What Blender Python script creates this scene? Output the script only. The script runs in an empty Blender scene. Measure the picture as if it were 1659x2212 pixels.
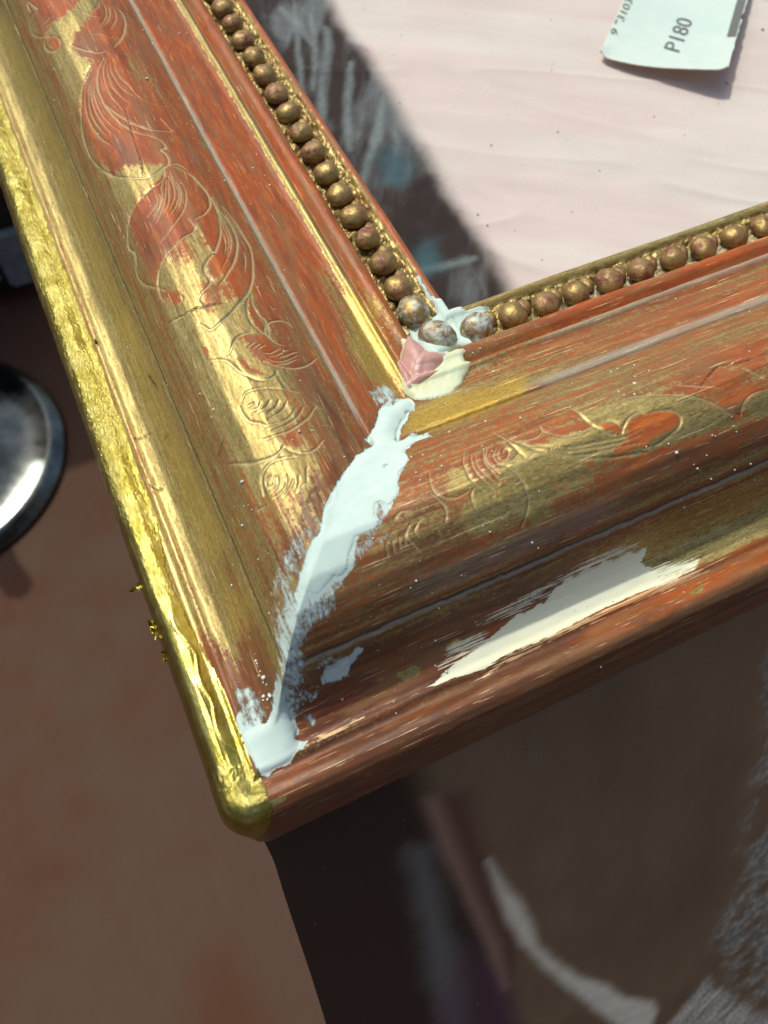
import bpy, bmesh, math, random, json
import numpy as np
from mathutils import Matrix, Vector

# ------------------------------------------------------------------ camera, sky, sun
U = 0.04            # one bead-unit of the moulding is 40 mm; everything below is laid out in these units
sc = bpy.context.scene
COL = sc.collection
cam_d = bpy.data.cameras.new("camera"); cam = bpy.data.objects.new("camera", cam_d); COL.objects.link(cam)
AX = dict(right=(0.9066105,-0.4214915,0.0200584), down=(-0.3617284,-0.8007812,-0.4773909), fwd=(0.2172786,0.4255519,-0.8784621))
r, d, f = (Vector(AX[k]) for k in ('right', 'down', 'fwd'))
m = Matrix.Identity(4)
for i in range(3):
    m[i][0] = r[i]; m[i][1] = -d[i]; m[i][2] = -f[i]
m.translation = Vector((.389, -.611, 4.1)) * U
cam.matrix_world = m
cam_d.sensor_fit = 'HORIZONTAL'; cam_d.sensor_width = 36; cam_d.lens = 36 * 806.6970 / 768
cam_d.clip_start = .01; cam_d.clip_end = 50
cam_d.dof.use_dof = True; cam_d.dof.focus_distance = 4.3 * U; cam_d.dof.aperture_fstop = 28
sc.camera = cam

SUN_DIR = Vector((0.30, -1.0, 0)).normalized()      # the way the light travels over the ground
ELEV = math.radians(61)
world = bpy.data.worlds.new("World"); sc.world = world; world.use_nodes = True
wn = world.node_tree; bg = wn.nodes['Background']
sky = wn.nodes.new('ShaderNodeTexSky'); sky.sky_type = 'NISHITA'; sky.sun_disc = False
sky.sun_elevation = ELEV; sky.sun_rotation = math.atan2(-SUN_DIR.x, -SUN_DIR.y)
wn.links.new(sky.outputs[0], bg.inputs[0]); bg.inputs[1].default_value = .14
sky.air_density = .8; sky.dust_density = 5.; sky.ozone_density = .4
sl = bpy.data.lights.new("sun", 'SUN'); sl.energy = 2.8; sl.angle = math.radians(1.2); sl.color = (1, .975, .87)
so = bpy.data.objects.new("sun", sl); COL.objects.link(so)
so.rotation_euler = (Vector((SUN_DIR.x * math.cos(ELEV), SUN_DIR.y * math.cos(ELEV), -math.sin(ELEV)))).to_track_quat('-Z', 'Y').to_euler()
sc.view_settings.view_transform = 'Standard'; sc.view_settings.look = 'None'
sc.view_settings.exposure = -0.25; sc.view_settings.gamma = 1

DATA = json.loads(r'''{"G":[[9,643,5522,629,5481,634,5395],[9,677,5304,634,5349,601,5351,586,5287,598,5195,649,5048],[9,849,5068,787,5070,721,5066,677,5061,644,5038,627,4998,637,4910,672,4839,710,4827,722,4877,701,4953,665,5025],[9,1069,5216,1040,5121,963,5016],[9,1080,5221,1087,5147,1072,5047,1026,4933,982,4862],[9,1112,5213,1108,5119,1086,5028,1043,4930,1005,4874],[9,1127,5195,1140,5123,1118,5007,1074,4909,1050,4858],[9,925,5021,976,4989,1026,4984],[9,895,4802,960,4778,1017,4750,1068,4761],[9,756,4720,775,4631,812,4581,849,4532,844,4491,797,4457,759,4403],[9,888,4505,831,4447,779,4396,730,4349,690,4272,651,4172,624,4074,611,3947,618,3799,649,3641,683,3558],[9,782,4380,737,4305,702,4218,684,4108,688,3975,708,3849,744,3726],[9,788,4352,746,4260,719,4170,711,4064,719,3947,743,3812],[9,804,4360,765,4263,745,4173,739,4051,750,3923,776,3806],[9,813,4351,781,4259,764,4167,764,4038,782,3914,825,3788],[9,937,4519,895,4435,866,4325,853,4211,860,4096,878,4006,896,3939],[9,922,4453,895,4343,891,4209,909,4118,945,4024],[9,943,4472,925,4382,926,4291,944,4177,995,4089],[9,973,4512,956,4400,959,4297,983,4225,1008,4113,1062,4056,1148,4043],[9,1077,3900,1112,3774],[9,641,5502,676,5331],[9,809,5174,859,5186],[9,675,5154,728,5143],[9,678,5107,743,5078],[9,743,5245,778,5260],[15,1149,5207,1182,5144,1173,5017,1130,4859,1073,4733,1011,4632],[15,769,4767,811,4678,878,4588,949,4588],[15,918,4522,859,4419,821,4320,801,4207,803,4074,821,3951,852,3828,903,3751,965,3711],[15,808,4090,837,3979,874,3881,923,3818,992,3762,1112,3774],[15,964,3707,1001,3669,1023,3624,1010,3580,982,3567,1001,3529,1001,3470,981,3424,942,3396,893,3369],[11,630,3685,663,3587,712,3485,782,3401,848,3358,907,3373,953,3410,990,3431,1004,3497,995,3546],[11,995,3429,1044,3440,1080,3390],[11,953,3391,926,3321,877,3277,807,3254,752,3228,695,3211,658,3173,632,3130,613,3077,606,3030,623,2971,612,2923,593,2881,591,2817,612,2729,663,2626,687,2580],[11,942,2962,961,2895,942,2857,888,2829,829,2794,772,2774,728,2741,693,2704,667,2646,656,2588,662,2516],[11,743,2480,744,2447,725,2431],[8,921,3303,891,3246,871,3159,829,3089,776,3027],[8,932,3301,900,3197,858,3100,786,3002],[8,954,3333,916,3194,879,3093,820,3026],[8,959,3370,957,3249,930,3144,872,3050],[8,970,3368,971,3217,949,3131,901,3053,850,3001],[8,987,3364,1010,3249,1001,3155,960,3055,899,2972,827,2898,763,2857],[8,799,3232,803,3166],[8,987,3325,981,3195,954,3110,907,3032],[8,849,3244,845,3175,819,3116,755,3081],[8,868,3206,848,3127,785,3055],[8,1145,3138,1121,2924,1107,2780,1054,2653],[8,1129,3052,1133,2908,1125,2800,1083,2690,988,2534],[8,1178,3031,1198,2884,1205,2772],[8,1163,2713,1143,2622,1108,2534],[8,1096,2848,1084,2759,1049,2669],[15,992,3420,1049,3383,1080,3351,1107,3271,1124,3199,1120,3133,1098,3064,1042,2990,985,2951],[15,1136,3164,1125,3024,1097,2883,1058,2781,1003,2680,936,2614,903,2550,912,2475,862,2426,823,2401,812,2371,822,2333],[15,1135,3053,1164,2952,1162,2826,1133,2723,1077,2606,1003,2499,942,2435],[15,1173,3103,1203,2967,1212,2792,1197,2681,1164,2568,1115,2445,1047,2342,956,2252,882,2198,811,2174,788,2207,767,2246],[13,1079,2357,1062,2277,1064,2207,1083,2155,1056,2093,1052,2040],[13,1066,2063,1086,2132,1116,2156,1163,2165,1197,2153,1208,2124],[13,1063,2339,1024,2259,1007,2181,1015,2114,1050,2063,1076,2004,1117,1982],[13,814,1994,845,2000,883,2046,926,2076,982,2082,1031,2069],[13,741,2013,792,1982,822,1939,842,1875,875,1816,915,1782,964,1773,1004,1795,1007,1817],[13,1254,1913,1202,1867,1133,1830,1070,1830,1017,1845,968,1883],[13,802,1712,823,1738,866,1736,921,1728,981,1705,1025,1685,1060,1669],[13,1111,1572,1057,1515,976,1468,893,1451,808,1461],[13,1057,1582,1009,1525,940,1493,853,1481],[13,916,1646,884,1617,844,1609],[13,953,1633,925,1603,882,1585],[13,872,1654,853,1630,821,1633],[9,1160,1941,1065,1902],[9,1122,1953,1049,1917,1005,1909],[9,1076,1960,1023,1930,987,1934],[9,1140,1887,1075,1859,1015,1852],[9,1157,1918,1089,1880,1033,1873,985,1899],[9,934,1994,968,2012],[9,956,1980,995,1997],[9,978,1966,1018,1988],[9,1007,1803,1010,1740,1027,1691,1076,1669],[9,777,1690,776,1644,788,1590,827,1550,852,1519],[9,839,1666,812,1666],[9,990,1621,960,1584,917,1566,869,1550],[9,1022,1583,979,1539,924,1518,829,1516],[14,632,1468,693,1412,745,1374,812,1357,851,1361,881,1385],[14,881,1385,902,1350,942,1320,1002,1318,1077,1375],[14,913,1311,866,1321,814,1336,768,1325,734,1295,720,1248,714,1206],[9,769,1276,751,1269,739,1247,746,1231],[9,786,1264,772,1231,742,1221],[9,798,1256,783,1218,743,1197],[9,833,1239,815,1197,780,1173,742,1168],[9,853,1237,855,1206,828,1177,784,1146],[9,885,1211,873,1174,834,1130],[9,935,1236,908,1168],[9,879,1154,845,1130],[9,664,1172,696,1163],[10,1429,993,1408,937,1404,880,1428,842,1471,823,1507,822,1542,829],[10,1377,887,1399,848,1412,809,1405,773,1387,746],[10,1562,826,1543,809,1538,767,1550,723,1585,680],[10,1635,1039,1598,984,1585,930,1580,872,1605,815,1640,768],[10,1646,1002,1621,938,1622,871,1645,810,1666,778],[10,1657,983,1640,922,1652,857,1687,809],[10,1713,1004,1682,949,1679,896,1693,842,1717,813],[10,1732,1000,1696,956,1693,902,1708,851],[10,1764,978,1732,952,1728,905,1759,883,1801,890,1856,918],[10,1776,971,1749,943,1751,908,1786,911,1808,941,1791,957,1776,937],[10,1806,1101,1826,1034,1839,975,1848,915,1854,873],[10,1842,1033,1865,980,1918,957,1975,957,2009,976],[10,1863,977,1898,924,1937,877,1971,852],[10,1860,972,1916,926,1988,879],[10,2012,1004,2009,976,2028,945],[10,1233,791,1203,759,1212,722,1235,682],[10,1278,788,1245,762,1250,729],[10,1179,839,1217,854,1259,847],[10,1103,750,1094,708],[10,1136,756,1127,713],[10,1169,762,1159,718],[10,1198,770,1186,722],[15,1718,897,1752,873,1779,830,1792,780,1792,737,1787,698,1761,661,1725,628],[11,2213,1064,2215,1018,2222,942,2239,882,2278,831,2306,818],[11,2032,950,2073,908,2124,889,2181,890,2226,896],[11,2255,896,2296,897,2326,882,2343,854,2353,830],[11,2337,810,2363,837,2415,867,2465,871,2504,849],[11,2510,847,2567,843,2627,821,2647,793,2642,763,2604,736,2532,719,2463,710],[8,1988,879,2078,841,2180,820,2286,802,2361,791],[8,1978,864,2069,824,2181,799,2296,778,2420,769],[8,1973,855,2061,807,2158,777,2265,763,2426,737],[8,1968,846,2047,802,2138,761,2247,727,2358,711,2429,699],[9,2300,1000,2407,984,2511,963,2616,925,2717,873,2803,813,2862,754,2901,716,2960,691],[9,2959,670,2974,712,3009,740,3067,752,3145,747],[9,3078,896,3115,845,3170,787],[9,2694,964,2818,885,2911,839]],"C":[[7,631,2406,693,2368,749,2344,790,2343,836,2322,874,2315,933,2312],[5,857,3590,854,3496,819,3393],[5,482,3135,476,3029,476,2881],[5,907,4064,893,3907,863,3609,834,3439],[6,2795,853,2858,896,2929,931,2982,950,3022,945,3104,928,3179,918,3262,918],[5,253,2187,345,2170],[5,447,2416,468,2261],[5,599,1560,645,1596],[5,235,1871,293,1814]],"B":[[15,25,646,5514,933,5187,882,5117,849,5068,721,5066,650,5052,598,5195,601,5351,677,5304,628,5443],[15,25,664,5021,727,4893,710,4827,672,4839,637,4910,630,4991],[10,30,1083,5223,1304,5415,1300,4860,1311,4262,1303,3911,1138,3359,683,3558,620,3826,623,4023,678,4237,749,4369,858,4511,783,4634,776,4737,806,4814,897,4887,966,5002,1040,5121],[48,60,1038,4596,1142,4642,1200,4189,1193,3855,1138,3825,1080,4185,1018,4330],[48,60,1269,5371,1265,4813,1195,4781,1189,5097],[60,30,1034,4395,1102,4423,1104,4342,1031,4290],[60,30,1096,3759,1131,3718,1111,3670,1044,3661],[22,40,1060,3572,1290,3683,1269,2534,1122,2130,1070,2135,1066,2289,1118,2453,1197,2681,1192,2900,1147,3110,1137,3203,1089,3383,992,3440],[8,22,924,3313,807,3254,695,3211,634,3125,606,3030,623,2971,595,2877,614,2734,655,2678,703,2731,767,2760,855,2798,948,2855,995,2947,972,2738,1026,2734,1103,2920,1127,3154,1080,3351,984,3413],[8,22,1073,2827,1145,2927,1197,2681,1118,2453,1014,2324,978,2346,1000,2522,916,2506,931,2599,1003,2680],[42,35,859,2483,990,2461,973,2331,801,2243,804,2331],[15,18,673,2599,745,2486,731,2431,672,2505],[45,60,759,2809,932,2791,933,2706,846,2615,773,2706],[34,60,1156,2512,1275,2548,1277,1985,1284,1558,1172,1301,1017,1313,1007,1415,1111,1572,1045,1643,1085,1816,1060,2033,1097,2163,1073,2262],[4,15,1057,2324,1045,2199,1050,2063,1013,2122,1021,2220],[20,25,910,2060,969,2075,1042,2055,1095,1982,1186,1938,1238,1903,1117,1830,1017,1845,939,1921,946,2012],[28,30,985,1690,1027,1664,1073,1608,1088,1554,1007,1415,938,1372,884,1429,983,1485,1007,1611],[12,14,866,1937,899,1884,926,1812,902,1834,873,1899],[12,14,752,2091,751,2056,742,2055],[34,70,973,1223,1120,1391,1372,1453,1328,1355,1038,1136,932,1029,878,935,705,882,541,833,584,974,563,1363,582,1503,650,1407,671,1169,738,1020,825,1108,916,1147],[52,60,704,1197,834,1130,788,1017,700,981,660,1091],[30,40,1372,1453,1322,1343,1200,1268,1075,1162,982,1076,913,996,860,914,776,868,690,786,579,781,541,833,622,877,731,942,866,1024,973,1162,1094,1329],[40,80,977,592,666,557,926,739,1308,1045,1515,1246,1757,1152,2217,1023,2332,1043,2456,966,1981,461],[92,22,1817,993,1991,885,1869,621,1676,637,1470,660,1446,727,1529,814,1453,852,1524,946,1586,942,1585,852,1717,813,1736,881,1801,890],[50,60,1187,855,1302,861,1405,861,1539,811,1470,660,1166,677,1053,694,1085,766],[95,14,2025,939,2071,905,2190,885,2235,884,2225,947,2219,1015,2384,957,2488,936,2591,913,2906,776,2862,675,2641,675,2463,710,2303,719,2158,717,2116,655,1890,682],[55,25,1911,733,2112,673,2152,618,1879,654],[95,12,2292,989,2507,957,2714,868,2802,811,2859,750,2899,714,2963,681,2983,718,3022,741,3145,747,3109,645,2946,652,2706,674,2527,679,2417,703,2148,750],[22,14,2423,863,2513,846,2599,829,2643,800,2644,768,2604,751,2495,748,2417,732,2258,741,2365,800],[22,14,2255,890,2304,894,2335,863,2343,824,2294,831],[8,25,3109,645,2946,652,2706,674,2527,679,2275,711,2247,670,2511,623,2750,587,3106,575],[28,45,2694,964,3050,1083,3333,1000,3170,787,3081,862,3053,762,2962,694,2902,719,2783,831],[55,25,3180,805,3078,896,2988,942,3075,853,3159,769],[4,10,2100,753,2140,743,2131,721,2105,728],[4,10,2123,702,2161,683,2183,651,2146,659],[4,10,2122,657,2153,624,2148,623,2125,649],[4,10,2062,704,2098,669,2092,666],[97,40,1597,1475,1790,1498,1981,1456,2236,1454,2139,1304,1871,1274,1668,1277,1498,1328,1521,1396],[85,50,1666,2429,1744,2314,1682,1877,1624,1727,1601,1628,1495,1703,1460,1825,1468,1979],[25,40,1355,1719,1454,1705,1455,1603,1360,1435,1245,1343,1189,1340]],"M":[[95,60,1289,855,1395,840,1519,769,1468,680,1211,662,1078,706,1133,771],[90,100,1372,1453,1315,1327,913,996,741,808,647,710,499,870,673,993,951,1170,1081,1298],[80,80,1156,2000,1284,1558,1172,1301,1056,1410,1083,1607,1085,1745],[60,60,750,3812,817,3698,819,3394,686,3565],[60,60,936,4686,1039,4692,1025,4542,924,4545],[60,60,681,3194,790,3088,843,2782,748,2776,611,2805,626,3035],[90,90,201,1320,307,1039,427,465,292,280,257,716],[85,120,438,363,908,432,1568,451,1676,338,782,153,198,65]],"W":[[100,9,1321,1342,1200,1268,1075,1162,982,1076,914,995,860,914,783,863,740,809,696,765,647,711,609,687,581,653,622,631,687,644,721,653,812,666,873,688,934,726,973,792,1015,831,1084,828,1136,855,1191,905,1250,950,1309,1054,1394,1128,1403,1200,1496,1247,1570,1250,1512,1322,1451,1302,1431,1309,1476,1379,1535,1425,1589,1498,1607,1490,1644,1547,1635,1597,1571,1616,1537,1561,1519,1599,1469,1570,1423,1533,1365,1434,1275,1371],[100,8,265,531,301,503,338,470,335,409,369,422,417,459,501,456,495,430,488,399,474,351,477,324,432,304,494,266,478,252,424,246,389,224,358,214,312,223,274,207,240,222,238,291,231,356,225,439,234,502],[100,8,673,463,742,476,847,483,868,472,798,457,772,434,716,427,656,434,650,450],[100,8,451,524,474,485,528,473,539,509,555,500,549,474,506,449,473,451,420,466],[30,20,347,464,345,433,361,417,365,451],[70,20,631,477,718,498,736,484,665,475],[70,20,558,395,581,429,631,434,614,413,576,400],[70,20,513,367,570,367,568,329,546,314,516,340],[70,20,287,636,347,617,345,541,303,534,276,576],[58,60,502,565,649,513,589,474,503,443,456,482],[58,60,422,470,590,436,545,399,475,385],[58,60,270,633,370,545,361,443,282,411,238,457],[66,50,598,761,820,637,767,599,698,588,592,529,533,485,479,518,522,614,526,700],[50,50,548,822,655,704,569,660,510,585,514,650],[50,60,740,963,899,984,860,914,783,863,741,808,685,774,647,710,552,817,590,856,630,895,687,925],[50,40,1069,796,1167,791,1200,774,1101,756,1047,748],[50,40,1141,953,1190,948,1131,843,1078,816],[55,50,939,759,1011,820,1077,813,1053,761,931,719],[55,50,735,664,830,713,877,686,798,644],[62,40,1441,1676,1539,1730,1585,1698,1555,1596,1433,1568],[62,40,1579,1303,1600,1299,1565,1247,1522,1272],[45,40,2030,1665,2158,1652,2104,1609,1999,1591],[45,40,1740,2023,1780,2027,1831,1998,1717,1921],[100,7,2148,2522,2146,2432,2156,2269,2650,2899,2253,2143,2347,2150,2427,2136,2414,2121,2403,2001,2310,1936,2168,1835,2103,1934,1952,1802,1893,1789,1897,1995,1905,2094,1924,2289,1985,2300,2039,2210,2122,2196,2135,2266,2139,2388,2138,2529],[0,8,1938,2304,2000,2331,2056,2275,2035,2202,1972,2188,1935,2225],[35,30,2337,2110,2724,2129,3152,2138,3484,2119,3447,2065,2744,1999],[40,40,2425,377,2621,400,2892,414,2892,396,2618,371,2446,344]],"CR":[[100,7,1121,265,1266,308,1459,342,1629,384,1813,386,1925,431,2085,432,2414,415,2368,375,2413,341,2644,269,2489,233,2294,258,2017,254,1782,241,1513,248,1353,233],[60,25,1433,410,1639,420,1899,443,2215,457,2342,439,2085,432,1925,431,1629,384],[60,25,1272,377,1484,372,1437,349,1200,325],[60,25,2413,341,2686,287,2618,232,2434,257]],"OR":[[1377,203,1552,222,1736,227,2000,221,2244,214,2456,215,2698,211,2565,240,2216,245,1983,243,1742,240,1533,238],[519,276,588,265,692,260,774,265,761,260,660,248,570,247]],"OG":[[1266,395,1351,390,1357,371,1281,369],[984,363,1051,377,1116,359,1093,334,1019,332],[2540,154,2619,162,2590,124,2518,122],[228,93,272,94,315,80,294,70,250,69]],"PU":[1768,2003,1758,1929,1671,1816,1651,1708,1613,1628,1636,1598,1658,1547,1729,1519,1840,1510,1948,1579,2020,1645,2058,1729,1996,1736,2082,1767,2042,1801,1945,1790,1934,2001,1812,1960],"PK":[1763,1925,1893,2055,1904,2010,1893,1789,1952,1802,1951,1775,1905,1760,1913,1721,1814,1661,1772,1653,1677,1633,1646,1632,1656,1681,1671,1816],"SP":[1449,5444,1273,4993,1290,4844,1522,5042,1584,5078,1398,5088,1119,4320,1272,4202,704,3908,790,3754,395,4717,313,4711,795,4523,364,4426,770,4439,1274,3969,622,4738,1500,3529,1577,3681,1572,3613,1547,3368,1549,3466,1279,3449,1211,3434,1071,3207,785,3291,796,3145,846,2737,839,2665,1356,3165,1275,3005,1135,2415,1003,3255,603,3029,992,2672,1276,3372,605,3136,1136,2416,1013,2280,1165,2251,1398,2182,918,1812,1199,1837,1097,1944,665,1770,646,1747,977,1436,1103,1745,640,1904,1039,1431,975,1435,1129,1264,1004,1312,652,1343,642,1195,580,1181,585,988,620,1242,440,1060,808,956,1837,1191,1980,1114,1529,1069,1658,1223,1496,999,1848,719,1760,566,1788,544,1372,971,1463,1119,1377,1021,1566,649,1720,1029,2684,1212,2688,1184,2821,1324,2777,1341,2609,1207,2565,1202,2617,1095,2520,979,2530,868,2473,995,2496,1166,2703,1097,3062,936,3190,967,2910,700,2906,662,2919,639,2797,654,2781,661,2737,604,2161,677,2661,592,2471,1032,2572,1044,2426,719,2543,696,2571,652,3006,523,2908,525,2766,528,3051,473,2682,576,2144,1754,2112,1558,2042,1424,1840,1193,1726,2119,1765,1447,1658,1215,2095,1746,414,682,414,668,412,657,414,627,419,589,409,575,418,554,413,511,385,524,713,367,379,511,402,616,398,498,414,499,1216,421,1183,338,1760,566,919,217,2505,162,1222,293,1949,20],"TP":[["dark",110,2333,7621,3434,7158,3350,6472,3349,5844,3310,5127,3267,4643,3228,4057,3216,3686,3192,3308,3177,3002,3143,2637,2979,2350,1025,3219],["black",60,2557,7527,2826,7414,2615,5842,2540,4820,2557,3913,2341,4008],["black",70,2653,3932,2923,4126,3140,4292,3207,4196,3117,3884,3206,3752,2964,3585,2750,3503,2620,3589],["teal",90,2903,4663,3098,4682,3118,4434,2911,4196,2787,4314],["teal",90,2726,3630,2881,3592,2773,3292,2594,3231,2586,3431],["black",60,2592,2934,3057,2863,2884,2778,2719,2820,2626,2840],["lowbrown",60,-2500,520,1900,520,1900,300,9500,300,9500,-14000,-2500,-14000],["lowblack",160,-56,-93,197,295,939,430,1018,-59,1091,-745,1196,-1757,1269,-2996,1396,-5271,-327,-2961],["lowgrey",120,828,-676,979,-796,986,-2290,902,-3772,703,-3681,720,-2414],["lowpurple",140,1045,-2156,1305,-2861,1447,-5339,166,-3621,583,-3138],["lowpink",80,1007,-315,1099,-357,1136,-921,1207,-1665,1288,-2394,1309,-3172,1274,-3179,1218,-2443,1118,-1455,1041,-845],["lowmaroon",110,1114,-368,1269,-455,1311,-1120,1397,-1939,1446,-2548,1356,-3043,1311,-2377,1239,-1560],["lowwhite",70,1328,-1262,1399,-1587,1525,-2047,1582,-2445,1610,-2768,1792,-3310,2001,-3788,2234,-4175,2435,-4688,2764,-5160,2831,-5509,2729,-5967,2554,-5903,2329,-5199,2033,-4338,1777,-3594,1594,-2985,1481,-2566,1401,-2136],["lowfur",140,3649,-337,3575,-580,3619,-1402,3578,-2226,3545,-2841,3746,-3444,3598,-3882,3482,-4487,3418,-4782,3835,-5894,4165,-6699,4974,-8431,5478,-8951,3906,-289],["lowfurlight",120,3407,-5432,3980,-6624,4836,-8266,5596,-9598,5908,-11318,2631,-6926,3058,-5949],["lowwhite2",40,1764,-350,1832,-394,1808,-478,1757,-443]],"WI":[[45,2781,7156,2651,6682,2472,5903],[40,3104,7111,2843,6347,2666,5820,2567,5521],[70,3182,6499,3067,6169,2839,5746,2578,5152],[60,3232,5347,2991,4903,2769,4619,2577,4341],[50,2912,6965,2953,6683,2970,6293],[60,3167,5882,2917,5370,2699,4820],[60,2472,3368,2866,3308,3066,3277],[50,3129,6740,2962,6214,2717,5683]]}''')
rng = np.random.default_rng(7); random.seed(7)

# ------------------------------------------------------------------ helpers
def tag(o, label=None, cat=None, group=None, kind=None):
    for k, v in (('label', label), ('category', cat), ('group', group), ('kind', kind)):
        if v: o[k] = v
    return o
def empty(name, loc=(0, 0, 0)):
    o = bpy.data.objects.new(name, None); COL.objects.link(o); o.location = Vector(loc) * U; o.empty_display_size = .01; return o
def mesh_obj(name, verts, faces, mat=None, parent=None, smooth=True, attrs=None, org=(0, 0, 0)):
    me = bpy.data.meshes.new(name)
    v = (np.asarray(verts, dtype=np.float64) - np.asarray(org)) * U
    f_ = np.asarray(faces, dtype=np.int32)
    me.vertices.add(len(v)); me.vertices.foreach_set('co', v.astype(np.float32).ravel())
    n = f_.shape[1]
    me.loops.add(f_.size); me.loops.foreach_set('vertex_index', f_.ravel())
    me.polygons.add(len(f_)); me.polygons.foreach_set('loop_start', np.arange(0, f_.size, n, dtype=np.int32))
    me.update(calc_edges=True)
    if smooth: me.polygons.foreach_set('use_smooth', np.ones(len(f_), dtype=bool))
    for k, a in (attrs or {}).items():
        a = np.asarray(a, dtype=np.float32)
        if a.ndim == 1:
            at = me.attributes.new(k, 'FLOAT', 'POINT'); at.data.foreach_set('value', a)
        elif a.shape[1] == 3:
            at = me.attributes.new(k, 'FLOAT_VECTOR', 'POINT'); at.data.foreach_set('vector', a.ravel())
        else:
            at = me.attributes.new(k, 'FLOAT_COLOR', 'POINT'); at.data.foreach_set('color', a.ravel())
    if mat: me.materials.append(mat)
    o = bpy.data.objects.new(name, me); COL.objects.link(o)
    if parent: o.parent = parent
    if any(org): o.location = Vector(org) * U
    return o
def bm_obj(name, bm, mat, parent=None, smooth=True, org=(0, 0, 0)):
    for v in bm.verts: v.co = (v.co - Vector(org)) * U
    me = bpy.data.meshes.new(name); bm.to_mesh(me); bm.free()
    if smooth:
        for p in me.polygons: p.use_smooth = True
    me.materials.append(mat)
    o = bpy.data.objects.new(name, me); COL.objects.link(o); o.location = Vector(org) * U
    if parent: o.parent = parent
    return o
def hsh(ix, iy, s):
    n = (ix.astype(np.int64) * 374761393 + iy.astype(np.int64) * 668265263 + s * 974634777) & 0xffffffff
    n = ((n ^ (n >> 13)) * 1274126177) & 0xffffffff
    return ((n ^ (n >> 16)) & 0xffff) / 65535.
def vn(x, y, s=0):
    ix = np.floor(x); iy = np.floor(y); fx = x - ix; fy = y - iy
    fx = fx * fx * (3 - 2 * fx); fy = fy * fy * (3 - 2 * fy)
    ix = ix.astype(np.int64); iy = iy.astype(np.int64)
    a = hsh(ix, iy, s); b = hsh(ix + 1, iy, s); c = hsh(ix, iy + 1, s); e = hsh(ix + 1, iy + 1, s)
    return (a * (1 - fx) + b * fx) * (1 - fy) + (c * (1 - fx) + e * fx) * fy
def fbm(x, y, s=0, o=4):
    t = 0; a = .5; w = 0
    for k in range(o):
        t = t + a * vn(x * 2 ** k, y * 2 ** k, s + k * 17); w += a; a *= .5
    return t / w
def sst(a, b, x):
    t = np.clip((x - a) / (b - a), 0, 1); return t * t * (3 - 2 * t)
def smooth_poly(p, n=6):
    p = np.asarray(p, float)
    if len(p) < 3: return p
    q = np.vstack([2 * p[0] - p[1], p, 2 * p[-1] - p[-2]]); out = []
    for i in range(1, len(q) - 2):
        for t in np.linspace(0, 1, n, endpoint=False):
            a, b, c, e = q[i - 1], q[i], q[i + 1], q[i + 2]
            out.append(.5 * (2 * b + (c - a) * t + (2 * a - 5 * b + 4 * c - e) * t * t + (3 * b - a - 3 * c + e) * t ** 3))
    out.append(p[-1]); return np.array(out)

# plan rasters: every worn patch, brush mark and engraved line is laid down in the frame's own plan (x, y)
class Plan:
    def __init__(s, x0, y0, x1, y1, step):
        s.x0, s.y0, s.st = x0, y0, step
        s.nx = int((x1 - x0) / step) + 1; s.ny = int((y1 - y0) / step) + 1
        s.X = x0 + np.arange(s.nx) * step; s.Y = y0 + np.arange(s.ny) * step
    def new(s, v=0.): return np.full((s.ny, s.nx), v, dtype=np.float32)
    def box(s, p, mrg):
        a = max(0, int((p[:, 0].min() - mrg - s.x0) / s.st)); b = min(s.nx, int((p[:, 0].max() + mrg - s.x0) / s.st) + 2)
        c = max(0, int((p[:, 1].min() - mrg - s.y0) / s.st)); e = min(s.ny, int((p[:, 1].max() + mrg - s.y0) / s.st) + 2)
        return a, b, c, e
    def dist_seg(s, gx, gy, a, b):
        d = b - a; L = d @ d + 1e-12
        t = np.clip(((gx - a[0]) * d[0] + (gy - a[1]) * d[1]) / L, 0, 1)
        return np.hypot(gx - a[0] - t * d[0], gy - a[1] - t * d[1])
    def poly_sd(s, p, mrg):
        a, b, c, e = s.box(p, mrg)
        if b <= a or e <= c: return None
        gx, gy = np.meshgrid(s.X[a:b], s.Y[c:e])
        ins = np.zeros(gx.shape, bool); dm = np.full(gx.shape, 9.)
        for i in range(len(p)):
            p0, p1 = p[i - 1], p[i]
            dm = np.minimum(dm, s.dist_seg(gx, gy, p0, p1))
            if p0[1] != p1[1]:
                cr = ((p0[1] > gy) != (p1[1] > gy)) & (gx < (p1[0] - p0[0]) * (gy - p0[1]) / (p1[1] - p0[1]) + p0[0])
                ins ^= cr
        return (slice(c, e), slice(a, b)), np.where(ins, dm, -dm)
    def paint(s, A, p, v, fe):
        r_ = s.poly_sd(p, fe)
        if r_ is None: return
        sl_, sd = r_; k = sst(-fe, fe, sd); A[sl_] = A[sl_] * (1 - k) + v * k
    def line(s, A, p, w, taper=True, prof=1.):
        p = smooth_poly(p); n = len(p) - 1
        for i in range(n):
            ww = w * (1 if not taper else min(1, .45 + 1.6 * min(i + 1, n - i) / n))
            q = p[i:i + 2]; a, b, c, e = s.box(q, ww * 1.6)
            if b <= a or e <= c: continue
            gx, gy = np.meshgrid(s.X[a:b], s.Y[c:e])
            k = np.clip(1 - s.dist_seg(gx, gy, q[0], q[1]) / ww, 0, 1) ** prof
            A[c:e, a:b] = np.maximum(A[c:e, a:b], k)
    def sample(s, A, x, y):
        fx = np.clip((x - s.x0) / s.st, 0, s.nx - 1.001); fy = np.clip((y - s.y0) / s.st, 0, s.ny - 1.001)
        ix = fx.astype(int); iy = fy.astype(int); fx = fx - ix; fy = fy - iy
        return (A[iy, ix] * (1 - fx) + A[iy, ix + 1] * fx) * (1 - fy) + (A[iy + 1, ix] * (1 - fx) + A[iy + 1, ix + 1] * fx) * fy
def pts(l): return np.array(l, float).reshape(-1, 2) / 1000

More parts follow.
